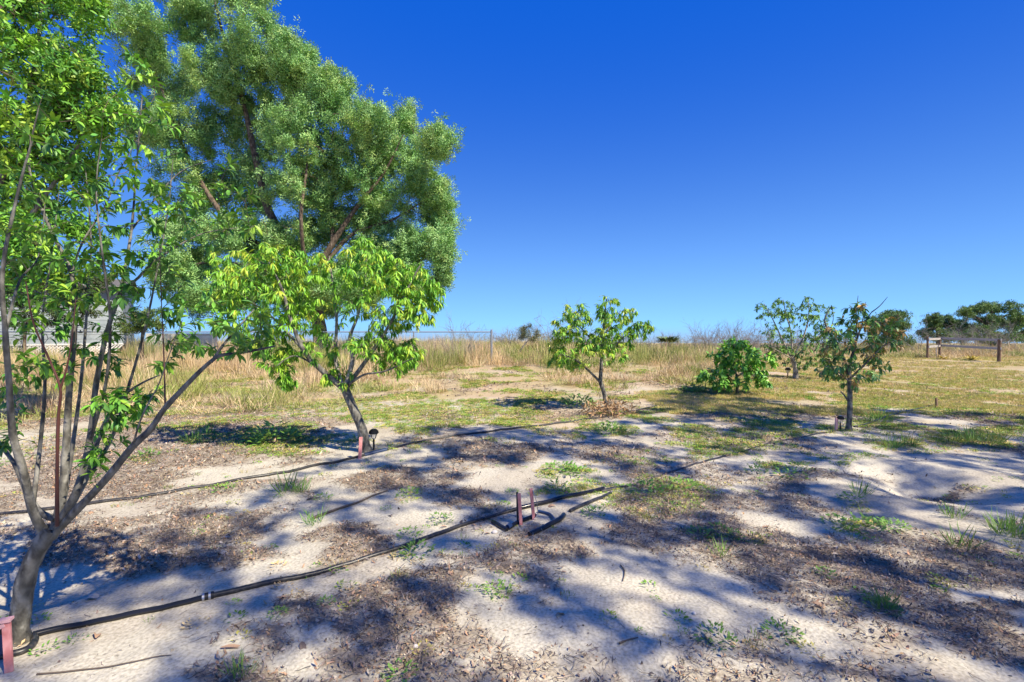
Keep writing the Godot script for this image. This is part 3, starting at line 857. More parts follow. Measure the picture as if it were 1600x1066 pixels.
# large crowns: clumps of leaf sprays hung on limbs
func crown_tree(called: String, base: Vector3, label: String, category: String, group: String, limbs: Array, clumps: Array, o: Dictionary) -> Node3D:
	var t := thing(called, base, label, category, group)
	var pts := []
	var first := true
	for L in limbs:
		var sp := spline(L[0], 5)
		var mb := Mb.new()
		mb.tube(sp, taper(sp.size(), L[1], L[2], 0.06), 9)
		put("trunk" if first else "branch", mb.done(), o.bark, t)
		for k in sp.size():
			if not first or k > sp.size() - 3: pts.append(sp[k])
		first = false
	var order := []
	for c in clumps:
		var best := 1e9
		for p in pts: best = minf(best, p.distance_squared_to(c[0]))
		order.append([best, c])
	order.sort_custom(func(a, b): return a[0] < b[0])
	var tw := Mb.new()
	var xf := []
	var cols := PackedColorArray()
	for e in order:
		var c: Vector3 = e[1][0]
		var r: float = e[1][1]
		var best := 1e9
		var at: Vector3 = pts[0]
		for p in pts:
			var dd: float = p.distance_to(c) + (0.6 * (p.y - c.y) if p.y > c.y else 0.0)
			if dd < best:
				best = dd; at = p
		var l := at.distance_to(c)
		var mid := at.lerp(c, 0.5) + Vector3(rng.randf_range(-.1, .1), .12, rng.randf_range(-.1, .1)) * l
		var line := []
		for k in 6: line.append(at.bezier_interpolate(at.lerp(mid, .7), mid, c, k / 5.0))
		tw.tube(line, taper(6, clampf(l * .014, o.twig * 1.3, o.twig * 3.0), o.twig * .6), 4, false)
		for k in range(2, 6): pts.append(line[k])
		var hue: Color = o.colors[rng.randi() % o.colors.size()]
		for k in int(o.per * (e[1][2] if e[1].size() > 2 else 1.0)):
			var q := in_ball() * rng.randf_range(.35, o.get("ragged", 1.0))
			var p := c + Vector3(q.x, q.y * o.get("flat", 0.7), q.z) * r
			var dir: Vector3 = q * 0.5 + rv() * o.get("wild", .6) + Vector3(0, o.get("hang", 0.2), 0)
			if k < 5:
				tw.tube([c.lerp(at, .1), c.lerp(p, .5) + rv() * .05 * r, p], [o.twig * .5, o.twig * .4, o.twig * .25], 3, false)
			xf.append(orient(p, dir, rv(), rng.randf_range(.7, 1.25)))
			cols.append(vary(hue if rng.randf() < .7 else o.colors[rng.randi() % o.colors.size()], .22, .1))
	put("twig_growth", tw.done(), o.get("twig_mat", M.bark_dark), t).set_meta("kind", "stuff")
	many("foliage", o.mesh, o.get("leaf_mat", M.leaf_far), xf, cols, t)
	return t

func clumps_of(list: Array, d: float, deep: float, each: int, r: float) -> Array:
	var out := []
	for e in list:
		var dd: float = d + rng.randf_range(-deep, deep) * 0.8
		var c := P(e[0], e[1], dd)
		var rx: float = e[2] / F * dd
		var ry: float = e[3] / F * dd
		for k in int(each * (e[4] if e.size() > 4 else 1.0)):
			var q := in_ball()
			if k % 4 == 3:
				q *= 1.2
				out.append([c + Vector3(q.x * rx, q.y * ry, q.z * rx * 1.2), r * rng.randf_range(.9, 1.7), .35])
			else:
				out.append([c + Vector3(q.x * rx, q.y * ry, q.z * rx * 1.2), r * rng.randf_range(.5, 1.2)])
	return out

func big_trees() -> void:
	# broad tree behind the chain-link fence
	var d := 23.0
	var base := on(P(500, 540, d).x, -d)
	var L := [
		[[base] + PL([[500, 520], [492, 480], [480, 440]], d), .34, .28],
		[PL([[482, 446], [455, 390], [420, 330], [400, 250], [380, 160], [350, 60], [330, -20]], d), .26, .03],
		[PL([[482, 445], [430, 400], [360, 350], [300, 260], [260, 160], [225, 60]], d), .2, .02],
		[PL([[484, 442], [520, 380], [560, 320], [600, 270], [630, 210]], d), .18, .02],
		[PL([[486, 446], [545, 370, .5], [610, 345, .8], [660, 315, .8]], d), .13, .02],
		[PL([[480, 440], [470, 340, -1.5], [480, 230, -1.0], [450, 120, -.5]], d), .11, .01],
		[PL([[482, 446], [410, 420, -1.0], [340, 410, -1.0], [290, 415, -1.0]], d), .13, .02],
		[PL([[520, 380], [520, 280, 1.5], [540, 190, 1.5]], d), .12, .02],
		[PL([[486, 450], [560, 420, 1.0], [640, 390, 1.0]], d), .12, .02],
	]
	var B := [[215, 45, 42, 38, .9], [300, 25, 35, 35, .8], [400, 62, 50, 45], [462, 100, 36, 34], [345, 115, 52, 42], [255, 120, 50, 38], [430, 150, 60, 42, 1.2], [518, 148, 34, 34], [572, 198, 42, 34], [480, 210, 56, 44, 1.2], [380, 205, 54, 46, 1.2], [290, 205, 48, 40], [225, 190, 32, 34, .7], [632, 185, 16, 20, .5], [620, 240, 46, 32, 1.1], [682, 222, 26, 18, .7], [550, 270, 54, 38, 1.2], [662, 285, 42, 32], [470, 290, 56, 38, 1.2], [390, 290, 46, 42, 1.1], [300, 290, 50, 42], [600, 332, 50, 34, 1.1], [690, 340, 28, 34, .9], [530, 350, 54, 32, 1.1], [450, 370, 46, 30], [380, 370, 46, 34], [300, 370, 46, 36], [330, 430, 40, 30, .7], [650, 385, 36, 28], [693, 390, 16, 28, .6], [600, 398, 46, 26], [415, 435, 40, 24, .7], [540, 425, 40, 22, .7], [275, 425, 30, 34, .7], [260, -50, 60, 45], [370, -30, 45, 32], [640, 440, 24, 20, .5], [305, 470, 20, 16, .4], [690, 430, 10, 18, .3], [500, 452, 36, 20, .8], [455, 462, 36, 18, .7], [560, 452, 36, 18, .8], [620, 430, 28, 18, .6], [380, 456, 36, 18, .7], [322, 462, 26, 16, .5], [500, 480, 26, 14, .5]]
	crown_tree("broad_tree", base, "huge spreading grey green tree rising behind the chain link fence", "tree", "", L, clumps_of(B, d, 2.6, 54, .40), {
		bark = M.bark_dark, mesh = spray_mesh(12, .22, .105, .036, 2, .9), per = 44, twig = .012, ragged = 1.5, flat = 1.1, hang = -.55, wild = .9, colors = [Color(0.251, 0.466, 0.145), Color(0.182, 0.378, 0.120), Color(0.307, 0.531, 0.193), Color(0.349, 0.531, 0.161)]})
	lap("broad tree")
	# tall glossy tree at the left
	d = 8.0
	base = on(-9.0, -8.0)
	L = [
		[[base, Vector3(-9.0, 1.2, -8.0), Vector3(-8.9, 2.4, -8.05)], .17, .13],
		[[Vector3(-8.9, 2.3, -8.05), Vector3(-8.6, 3.6, -8.0)] + PL([[40, 180], [60, 60], [70, -60]], d), .08, .01],
		[[Vector3(-8.9, 2.4, -8.05), Vector3(-8.1, 3.4, -8.1)] + PL([[120, 230], [140, 165]], d), .05, .006],
		[[Vector3(-8.9, 2.4, -8.05), Vector3(-9.7, 3.8, -7.6), Vector3(-9.9, 5.5, -7.5)], .07, .02],
	]
	B = [[25, 60, 60, 55, 1.1], [95, 40, 52, 50, 1.1], [60, 150, 60, 50, 1.2], [130, 125, 40, 40], [15, 230, 50, 48, 1.1], [95, 215, 50, 42, 1.1], [160, 190, 24, 36, .7], [55, 305, 50, 40], [125, 275, 40, 32, .8], [15, 370, 40, 40, .9], [60, 420, 34, 34, .7], [-70, 100, 70, 90, 1.4], [-70, 300, 70, 110, 1.4], [0, -70, 110, 60, 1.4], [-60, -60, 80, 60], [120, 360, 20, 20, .4], [150, 15, 14, 20, .3]]
	crown_tree("glossy_tree", base, "tall bright glossy leaved tree behind the grey forked stems", "tree", "", L, clumps_of(B, d, .9, 20, .34), {
		bark = M.bark_grey, mesh = spray_mesh(8, .12, .09, .03, 3, .7), per = 22, twig = .01, flat = .8, hang = .1, leaf_mat = M.leaf, colors = [Color(0.161, 0.390, 0.040), Color(0.108, 0.282, 0.040), Color(0.237, 0.470, 0.047), Color(0.081, 0.228, 0.040), Color(0.183, 0.417, 0.040), Color(0.129, 0.336, 0.040), Color(0.323, 0.511, 0.054)]})
	# oaks beyond the rail fence
	var oak := {bark = M.bark_dark, mesh = spray_mesh(9, .4, .2, .09, 2), per = 34, twig = .04, flat = .7, hang = .1, colors = [Color(0.119, 0.212, 0.060), Color(0.170, 0.272, 0.068), Color(0.093, 0.170, 0.060)]}
	for e in [
		[70.0, 1548, [[[1548, 545], [1546, 520], [1540, 505]], [[1541, 508], [1525, 495], [1508, 485]], [[1541, 506], [1550, 490], [1548, 478]], [[1542, 508], [1570, 494], [1590, 486]]], [[1507, 488, 9, 6], [1525, 482, 14, 8], [1548, 480, 14, 9, 1.2], [1572, 482, 16, 9, 1.2], [1595, 494, 14, 10], [1535, 500, 22, 8], [1565, 500, 24, 9, 1.2], [1610, 500, 14, 12], [1545, 514, 30, 7], [1590, 515, 24, 10], [1520, 516, 20, 8], [1560, 524, 40, 7, 1.4], [1610, 525, 30, 8], [1500, 524, 24, 6], [1540, 530, 50, 6, 1.5], [1590, 532, 40, 6, 1.4], [1575, 510, 30, 8, 1.2]], "wide dark oak with open limbs behind the wooden rail fence"],
		[78.0, 1466, [[[1466, 540], [1466, 522], [1464, 512]], [[1464, 514], [1455, 504]], [[1465, 514], [1474, 502]]], [[1456, 504, 9, 6], [1464, 498, 9, 6], [1478, 500, 9, 7], [1468, 510, 16, 6], [1490, 508, 10, 6], [1500, 513, 10, 5], [1462, 520, 22, 6, 1.4], [1490, 520, 18, 6], [1465, 528, 26, 6, 1.4]], "small dark oak behind the short paired fence rails"],
		[60.0, 1388, [[[1388, 540], [1387, 525], [1385, 515]], [[1386, 517], [1372, 504]], [[1386, 516], [1400, 502]]], [[1372, 505, 12, 8], [1388, 496, 14, 8, 1.2], [1404, 498, 10, 8], [1385, 512, 22, 9, 1.3], [1405, 513, 10, 8], [1388, 524, 24, 7, 1.3], [1390, 532, 28, 6, 1.3]], "rounded green tree on the horizon behind the dark leaved fruit tree"]]:
		var dd: float = e[0]
		var b := on(P(e[1], 540, dd).x, -dd)
		var limbs := []
		for k in e[2].size():
			var l := PL(e[2][k], dd)
			if k == 0: l[0] = b
			limbs.append([l, .3 if k == 0 else .18, .22 if k == 0 else .05])
		crown_tree("oak_tree", b, e[4], "tree", "", limbs, clumps_of(e[3], dd, 1.5, 11, .75), oak)
	# shrubs in front of the white house
	d = 17.2
	for e in [[38, [[38, 445, 30, 22, 1.3], [20, 470, 24, 20, 1.1], [50, 478, 24, 18], [34, 500, 20, 12, .7]], "dense dark shrub before the end of the pale house", [Color(.06, .11, .03), Color(.08, .14, .035)]], [112, [[112, 440, 34, 24, 1.6], [90, 462, 30, 20, 1.2], [135, 470, 26, 22, 1.2], [108, 500, 24, 14], [150, 440, 24, 20], [60, 440, 26, 20]], "dark round shrub before the pale house wall", [Color(.05, .085, .03), Color(.07, .11, .035)]], [222, [[222, 492, 20, 14], [245, 505, 24, 12], [205, 508, 16, 10]], "lighter green shrub at the corner of the pale house", [Color(.12, .19, .04), Color(.09, .15, .035)]]]:
		var b := on(P(e[0], 540, d).x, -d)
		crown_tree("shrub", b, e[2], "shrub", "", [[[b, P(e[0], 530, d), P(e[0] + 3, 505, d)], .06, .04]], clumps_of(e[1], d, .3, 8, .3), {bark = M.bark_dark, mesh = spray_mesh(9, .12, .08, .034, 2), per = 30, twig = .012, colors = e[3]})

# the trees behind the camera whose shade falls across the foreground
func shade_trees() -> void:
	var trunks := [Vector3(4.2, 0, 4.4), Vector3(8.6, 0, 1.6), Vector3(13.2, 0, -0.6)]
	var sets := [[], [], []]
	var back := -SUN / SUN.y * -1.0
	var tries := 0
	while tries < 6200:
		tries += 1
		var g := Vector3(rng.randf_range(-6.5, 12.5), 0, rng.randf_range(-12.5, 1.5))
		var s := shade(g)
		if s <= 0.0: continue
		if n2.get_noise_2d(g.x * 85.0, g.z * 85.0) > 0.2: continue
		if rng.randf() > s: continue
		var h := rng.randf_range(6.8, 9.6)
		var p := g - SUN * (h / -SUN.y) * 1.0
		var q := proj(p)
		if q.x > -60 and q.x < 1660 and q.y > -60:
			h = rng.randf_range(10.0, 12.0)
			p = g - SUN * (h / -SUN.y)
			q = proj(p)
			if q.x > -60 and q.x < 1660 and q.y > -60: continue
		var best := 0
		for k in 3:
			if Vector2(p.x - trunks[k].x, p.z - trunks[k].z).length() < Vector2(p.x - trunks[best].x, p.z - trunks[best].z).length(): best = k
		sets[best].append([p, .17])
	var mesh := spray_mesh(11, .2, .1, .042, 2)
	var labels := ["tall oak overhanging the sand by the forked tree", "tall oak overhanging the pipes and stakes", "tall oak overhanging the sand hollow"]
	for k in 3:
		var b := on(trunks[k].x, trunks[k].z)
		var top := b + Vector3(.2, 4.2, -.2)
		var limbs := [[[b, b + Vector3(.05, 2, 0), top], .26, .2]]
		for j in 9:
			var w := TAU * j / 9.0 + k
			var e := top + Vector3(cos(w) * 2.6, rng.randf_range(2.8, 4.6), sin(w) * 2.6)
			var q := proj(e)
			if q.x > -60 and q.x < 1660 and q.y > -60: continue
			limbs.append([[top - Vector3(0, .2, 0), top.lerp(e, .5) + Vector3(0, .4, 0), e], .06, .015])
		print("shade tree ", sets[k].size())
		crown_tree("oak_tree", b, labels[k], "tree", "", limbs, sets[k], {bark = M.bark_dark, mesh = mesh, per = 5, twig = .005, flat = .8, colors = [Color(.07, .125, .035), Color(.10, .16, .04), Color(.055, .10, .035)]})

# ---------------------------------------------------------------- far field
func bare_branch(mb: Mb, at: Vector3, dir: Vector3, l: float, r: float, depth: int) -> void:
	var pts := [at]
	var p := at
	var dd := dir
	for k in 3:
		dd = (dd + rv() * 0.28).normalized()
		p += dd * l / 3.0
		pts.append(p)
	mb.tube(pts, taper(4, r, r * 0.55), 4, false)
	if depth == 0: return
	for k in 3 if depth > 1 else 4:
		var s: Vector3 = pts[1 + k % 3]
		bare_branch(mb, s, (dd + rv() * 0.95 + Vector3(0, .15, 0)).normalized(), l * rng.randf_range(.5, .8), maxf(r * .6, .004), depth - 1)

func far_shrubs() -> void:
	var shrubs := [[478 + 244, 20.0, 1.25, "bare grey twiggy shrub against the chain link fence"], [868, 30.0, 2.2, "bare bluish twigs of a shrub behind the peach tree crown"], [795, 34.0, 1.3, "small bare shrub beyond the chain link end post"], [1104, 32.0, 1.9, "bare thin stemmed shrub beyond the leafy bush"], [1136, 36.0, 2.4, "wide bare grey shrub above the leafy bush"], [1180, 40.0, 1.6, "low bare shrub behind the feathery fruit tree"], [1165, 50.0, 2.0, "distant bare shrub between bush and feathery tree"], [1438, 38.0, 2.2, "bare grey shrub beyond the paired fence posts"], [1490, 44.0, 2.3, "bare grey shrub behind the rails near the middle post"], [1520, 46.0, 2.4, "bare grey shrub behind the long rails"], [1548, 44.0, 2.6, "bare grey shrub behind the rails near the end post"], [1585, 40.0, 2.2, "bare shrub beyond the rail fence end post"], [1060, 44.0, 1.6, "low bare shrub beside the fan palm"], [980, 46.0, 1.6, "low bare shrub beyond the drooping peach crown"], [680, 26.0, 1.0, "low bare shrub before the fence mesh"]]
	for e in shrubs:
		var b := on(P(e[0], 530, e[1]).x, -e[1])
		var mb := Mb.new()
		for k in 6:
			bare_branch(mb, b + Vector3(rng.randf_range(-.1, .1), -.05, rng.randf_range(-.1, .1)), Vector3(rng.randf_range(-.9, .9), 1, rng.randf_range(-.9, .9)).normalized(), e[2] * .72, .008 + .006 * e[2], 3)
		var o := put("bare_shrub", mb.done(), M.twig_grey)
		tag(o, e[3], "shrub", "bare shrubs in the field")
	for k in 44:
		var dd := rng.randf_range(34.0, 48.0)
		var px := 770.0 + 620.0 * (k + rng.randf()) / 44.0
		var b2 := on(P(px, 530, dd).x, -dd)
		var mb2 := Mb.new()
		for j in 5:
			bare_branch(mb2, b2 + Vector3(rng.randf_range(-.4, .4), -.05, rng.randf_range(-.2, .2)), Vector3(rng.randf_range(-.9, .9), 1, rng.randf_range(-.9, .9)).normalized(), rng.randf_range(.75, 1.05) * (1.4 if px > 1070.0 and px < 1230.0 else 1.05), .024, 3)
		tag(put("scrub_bush", mb2.done(), M.twig_grey), "low leafless scrub bush on the horizon of the dry field", "shrub", "scrub on the horizon")
	# grey-green leaning shrub
	var d := 24.0
	var b := on(P(808, 540, d).x, -d)
	crown_tree("leaning_shrub", b, "grey green shrub with a leaning stem in the dry grass", "shrub", "", [[[b, P(820, 538, d), P(830, 528, d)], .05, .03]], clumps_of([[826, 518, 14, 9, 1.2], [818, 526, 10, 7], [834, 524, 8, 8]], d, .3, 9, .22), {bark = M.twig_grey, mesh = spray_mesh(8, .1, .06, .02, 2), per = 22, twig = .008, twig_mat = M.twig_grey, colors = [Color(.16, .18, .09), Color(.20, .21, .12), Color(.13, .15, .07)]})
	# fan palm
	d = 30.0
	b = on(P(1044, 535, d).x, -d)
	var t := thing("fan_palm", b, "low green fan palm on the horizon of the dry field", "palm")
	for k in 16:
		var w := TAU * k / 16.0 + rng.randf() * .3
		var dir := Vector3(cos(w) * rng.randf_range(.4, 1.0), rng.randf_range(.7, 1.4), sin(w) * .7).normalized()
		var hub := b + Vector3(0, .5, 0) + dir * .55
		var st := start()
		for j in 13:
			var a := (j - 6) * .2
			var out := (dir * cos(a) + dir.cross(Vector3.UP).normalized() * sin(a)).normalized()
			add_leaf(st, orient(hub, out, Vector3.UP + rv() * .2), .62, .08, .9, 0.0, 3, .7)
		var m := mat(lin(.12 + rng.randf() * .05, .19, .05), .6)
		var fr := put("frond", finish(st), m, t)
		var mb := Mb.new()
		mb.tube([b + Vector3(0, .0, 0), b + Vector3(0, .4, 0) + dir * .25, hub], [.02, .015, .01], 4)
		var stalk := MeshInstance3D.new()
		stalk.name = "stalk"; stalk.mesh = mb.done(); stalk.material_override = M.twig
		fr.add_child(stalk)

func buildings() -> void:
	# chain-link fence
	var d := 18.0
	var x0 := -21.0
	var x1 := P(768, 520, d).x
	var t := thing("chain_link_fence", on(x1, -d), "galvanised chain link fence crossing the dry grass", "fence")
	var top := 1.51
	var k := 0
	var x := x1
	while x > x0:
		var mb := Mb.new()
		var end := k == 0
		mb.tube([on(x, -d) - Vector3(0, .1, 0), Vector3(x, top + (.09 if end else .02), -d)], [.038 if end else .026, .038 if end else .026], 8)
		put("post", mb.done(), M.galv, t)
		x -= 2.9
		k += 1
	var rail := Mb.new()
	rail.tube([Vector3(x1, top, -d), Vector3(x0, top, -d)], [.021, .021], 8)
	put("top_rail", rail.done(), M.galv, t)
	var wire := Mb.new()
	var step := .075
	for j in int((x1 - x0) / step):
		var a := x1 - j * step
		for s in [-1.0, 1.0]:
			if a + s * 1.15 > x1 + .02: continue
			wire.tube([Vector3(a, .34, -d + .03), Vector3(a + s * 1.15, 1.49, -d + .03)], [.0022, .0022], 3, false)
	put("wire_mesh", wire.done(), M.galv, t).set_meta("kind", "stuff")
	# pale house with lattice skirting
	d = 21.0
	var ha := P(-20, 500, d).x
	var hb := P(192, 500, d).x
	var hw := hb - ha
	var hc := (ha + hb) * .5
	var g := 0.28
	t = thing("pale_house", Vector3(hb, g, -d), "pale grey manufactured house with white lattice skirting behind the fence", "house")
	var wall := Mb.new()
	var rows := 12
	for r in rows:
		var y := g + .72 + r * .2
		wall.box(Transform3D(Basis(Vector3.RIGHT, -.06), Vector3(hc, y + .1, -d - .012)), Vector3(hw, .205, .03))
	wall.box(Transform3D(Basis(), Vector3(hc, g + .72 + 1.2, -d - 3.05)), Vector3(hw - .02, 2.4, 6.0))
	put("wall", wall.done(), M.siding, t)
	var back := Mb.new()
	back.box(Transform3D(Basis(), Vector3(hc, g + .35, -d - 3.1)), Vector3(hw - .3, .74, 5.8))
	put("underfloor", back.done(), M.wood_grey, t)
	var lat := Mb.new()
	var y0 := g - .05
	var a := ha
	while a < hb - .7:
		for s in [-1.0, 1.0]:
			var c := Vector3(a + .36, y0 + .38, -d + .02 + s * .006)
			lat.box(Transform3D(Basis(Vector3.BACK, s * PI / 4), c), Vector3(1.05, .042, .008))
		a += .115
	for y in [y0 + .75, y0 + .02]:
		lat.box(Transform3D(Basis(), Vector3(hc, y, -d + .035)), Vector3(hw, .06, .03))
	put("lattice", lat.done(), M.white, t)
	var roof := Mb.new()
	var e0 := g + 3.12
	for s in [-1.0, 1.0]:
		roof.box(Transform3D(Basis(Vector3.RIGHT, s * .16), Vector3(hc, e0 + .27, -d - 3.05 + s * 1.68)), Vector3(hw + .5, .09, 3.62))
	put("roof", roof.done(), M.roof, t)
	var trim := Mb.new()
	trim.box(Transform3D(Basis(), Vector3(hc, e0 - .03, -d + .3)), Vector3(hw + .5, .16, .03))
	put("fascia", trim.done(), M.white, t)
	t.rotation.y = .6
	# low white board wall
	d = 24.0
	var wa := P(228, 520, d).x
	var wb := P(338, 520, d).x
	t = thing("board_wall", on((wa + wb) * .5, -d), "low white board wall seen through the chain link fence", "wall")
	for j in 6:
		var mb := Mb.new()
		mb.box(Transform3D(Basis(), Vector3((wa + wb) * .5, .42 + j * .18, -d)), Vector3(wb - wa, .172, .03))
		put("board", mb.done(), M.white, t)
	for j in 3:
		var mb := Mb.new()
		mb.box(Transform3D(Basis(), Vector3(lerpf(wa + .06, wb - .06, j / 2.0), .75, -d - .06)), Vector3(.09, 1.3, .09))
		put("post", mb.done(), M.wood_grey, t)
	# wooden rail fence at the right
	var pa := gp(1449, 561)
	var pb := gp(1468, 560)
	var pc := gp(1561, 565)
	t = thing("rail_fence", pb, "brown wooden post and rail fence beside the mown grass", "fence")
	for e in [[pa, 1.24, .055], [pb, 1.24, .065], [pc, 1.12, .075]]:
		var mb := Mb.new()
		var c: Vector3 = e[0]
		mb.tube([c - Vector3(0, .1, 0), c + Vector3(.01, .6, 0), c + Vector3(0, e[1], 0)], [e[2] * 1.05, e[2], e[2] * .96], 10)
		put("post", mb.done(), M.wood, t)
	for e in [[pa, pb, 1.16], [pa, pb, .74], [pb, pc, 1.16], [pb, pc, .74]]:
		var mb := Mb.new()
		var u: Vector3 = (e[1] - e[0])
		var l := u.length()
		var bs := Basis.looking_at(u.normalized().cross(Vector3.UP), Vector3.UP)
		mb.box(Transform3D(bs, e[0].lerp(e[1], .5) + Vector3(0, e[2] - .03, .08)), Vector3(l + .05, .12, .045))
		put("rail", mb.done(), M.wood_grey, t)
	var tp := gp(1463, 559)
	var mt := Mb.new()
	mt.tube([tp - Vector3(0, .1, 0), tp + Vector3(0, .75, 0)], [.025, .025], 5)
	put("stay", mt.done(), M.wood_grey, t)
	# yellow spiky plants
	for e in [[1519, 563, .5, "large yellow spiky plant in front of the long fence rails"], [1475, 562, .34, "small yellow spiky plant at the middle fence post"]]:
		var b := gp(e[0], e[1])
		var st := start()
		for j in 26:
			var w := rng.randf() * TAU
			add_leaf(st, orient(b + Vector3(cos(w), 0, sin(w)) * .04, Vector3(cos(w), rng.randf_range(.2, 1.6), sin(w)), Vector3.UP), e[2] * rng.randf_range(.7, 1.1), .075, .4, 0.2, 3, .7)
		tag(put("spiky_plant", finish(st), mat(lin(.62, .50, .10), .6)), e[3], "plant")

# ---------------------------------------------------------------- pipes, stakes, lights
func lay(list: Array, r: float, lift := 0.0, per := 8) -> Array:
	var pts := []
	for e in list:
		var p := gp(e[0], e[1])
		pts.append(Vector3(p.x, 0, p.z))
	var sp := spline(pts, per)
	for k in sp.size():
		sp[k].x += n1.get_noise_2d(sp[k].x * 30.0, sp[k].z * 30.0) * .02
		sp[k].y = H(sp[k].x, sp[k].z) + r * 0.75 + lift
	return sp

func pipe_piece(called: String, list: Array, r: float, m: Material, t: Node3D, lift := 0.0) -> Array:
	var sp := lay(list, r, lift)
	var mb := Mb.new()
	mb.tube(sp, taper(sp.size(), r, r), 10)
	put(called, mb.done(), m, t)
	return sp

func collar(called: String, a: Vector3, b: Vector3, r: float, m: Material, t: Node3D) -> void:
	var mb := Mb.new()
	var u := (b - a)
	mb.tube([a, a + u * .1, a + u * .9, b], [r * .9, r, r, r * .9], 10)
	put(called, mb.done(), m, t)

func stake(px: float, py: float, h: float, w: float, lean: float, label: String, m: Material, cap := false) -> void:
	var b := gp(px, py)
	var t := thing("pink_stake", b, label, "stake", "pink stakes along the pipes")
	var mb := Mb.new()
	var bs := Basis(Vector3.BACK, lean) * Basis(Vector3.UP, .4)
	mb.box(Transform3D(bs, b + bs * Vector3(0, h * .5 - .02, 0)), Vector3(w, h + .04, w * .35))
	mb.box(Transform3D(bs, b + bs * Vector3(0, h * .5 - .02, -w * .3)), Vector3(w * .3, h + .02, w * .3))
	put("blade", mb.done(), m, t)
	if cap:
		var mc := Mb.new()
		mc.box(Transform3D(bs, b + bs * Vector3(-w * .35, h + .004, -w * .2)), Vector3(w * 1.9, .012, w * 1.2))
		mc.box(Transform3D(bs * Basis(Vector3.BACK, .45), b + bs * Vector3(-w * .7, h - .02, .0)), Vector3(w * 1.2, .016, w * .5))
		put("head", mc.done(), M.pink_pale, t)

func path_light(px: float, py: float, h: float, label: String) -> void:
	var b := gp(px, py)
	var t := thing("path_light", b, label, "garden light", "solar path lights by the trees")
	var s := h / .27
	var mb := Mb.new()
	mb.tube([b - Vector3(0, .05, 0), b + Vector3(0, .15, 0) * s], [.012 * s, .013 * s], 8)
	put("stem", mb.done(), M.black, t)
	var ln := Mb.new()
	ln.tube([b + Vector3(0, .145, 0) * s, b + Vector3(0, .155, 0) * s, b + Vector3(0, .215, 0) * s], [.02 * s, .026 * s, .05 * s], 12)
	put("lens", ln.done(), M.lens, t)
	for k in 4:
		var w := TAU * k / 4.0 + .4
		var rb := Mb.new()
		rb.tube([b + Vector3(cos(w) * .027, .15, sin(w) * .027) * s, b + Vector3(cos(w) * .052, .216, sin(w) * .052) * s], [.004 * s, .004 * s], 4)
		put("rib", rb.done(), M.black, t)
	var cp := Mb.new()
	cp.tube([b + Vector3(0, .214, 0) * s, b + Vector3(0, .222, 0) * s, b + Vector3(0, .25, 0) * s, b + Vector3(0, .272, 0) * s], [.058 * s, .066 * s, .06 * s, .036 * s], 14)
	var c := put("cap", cp.done(), M.black, t)
	var pn := Mb.new()
	pn.box(Transform3D(Basis(), b + Vector3(0, .275, 0) * s), Vector3(.045, .006, .045) * s)
	var p := MeshInstance3D.new()
	p.name = "solar_panel"; p.mesh = pn.done(); p.material_override = M.panel
	c.add_child(p)

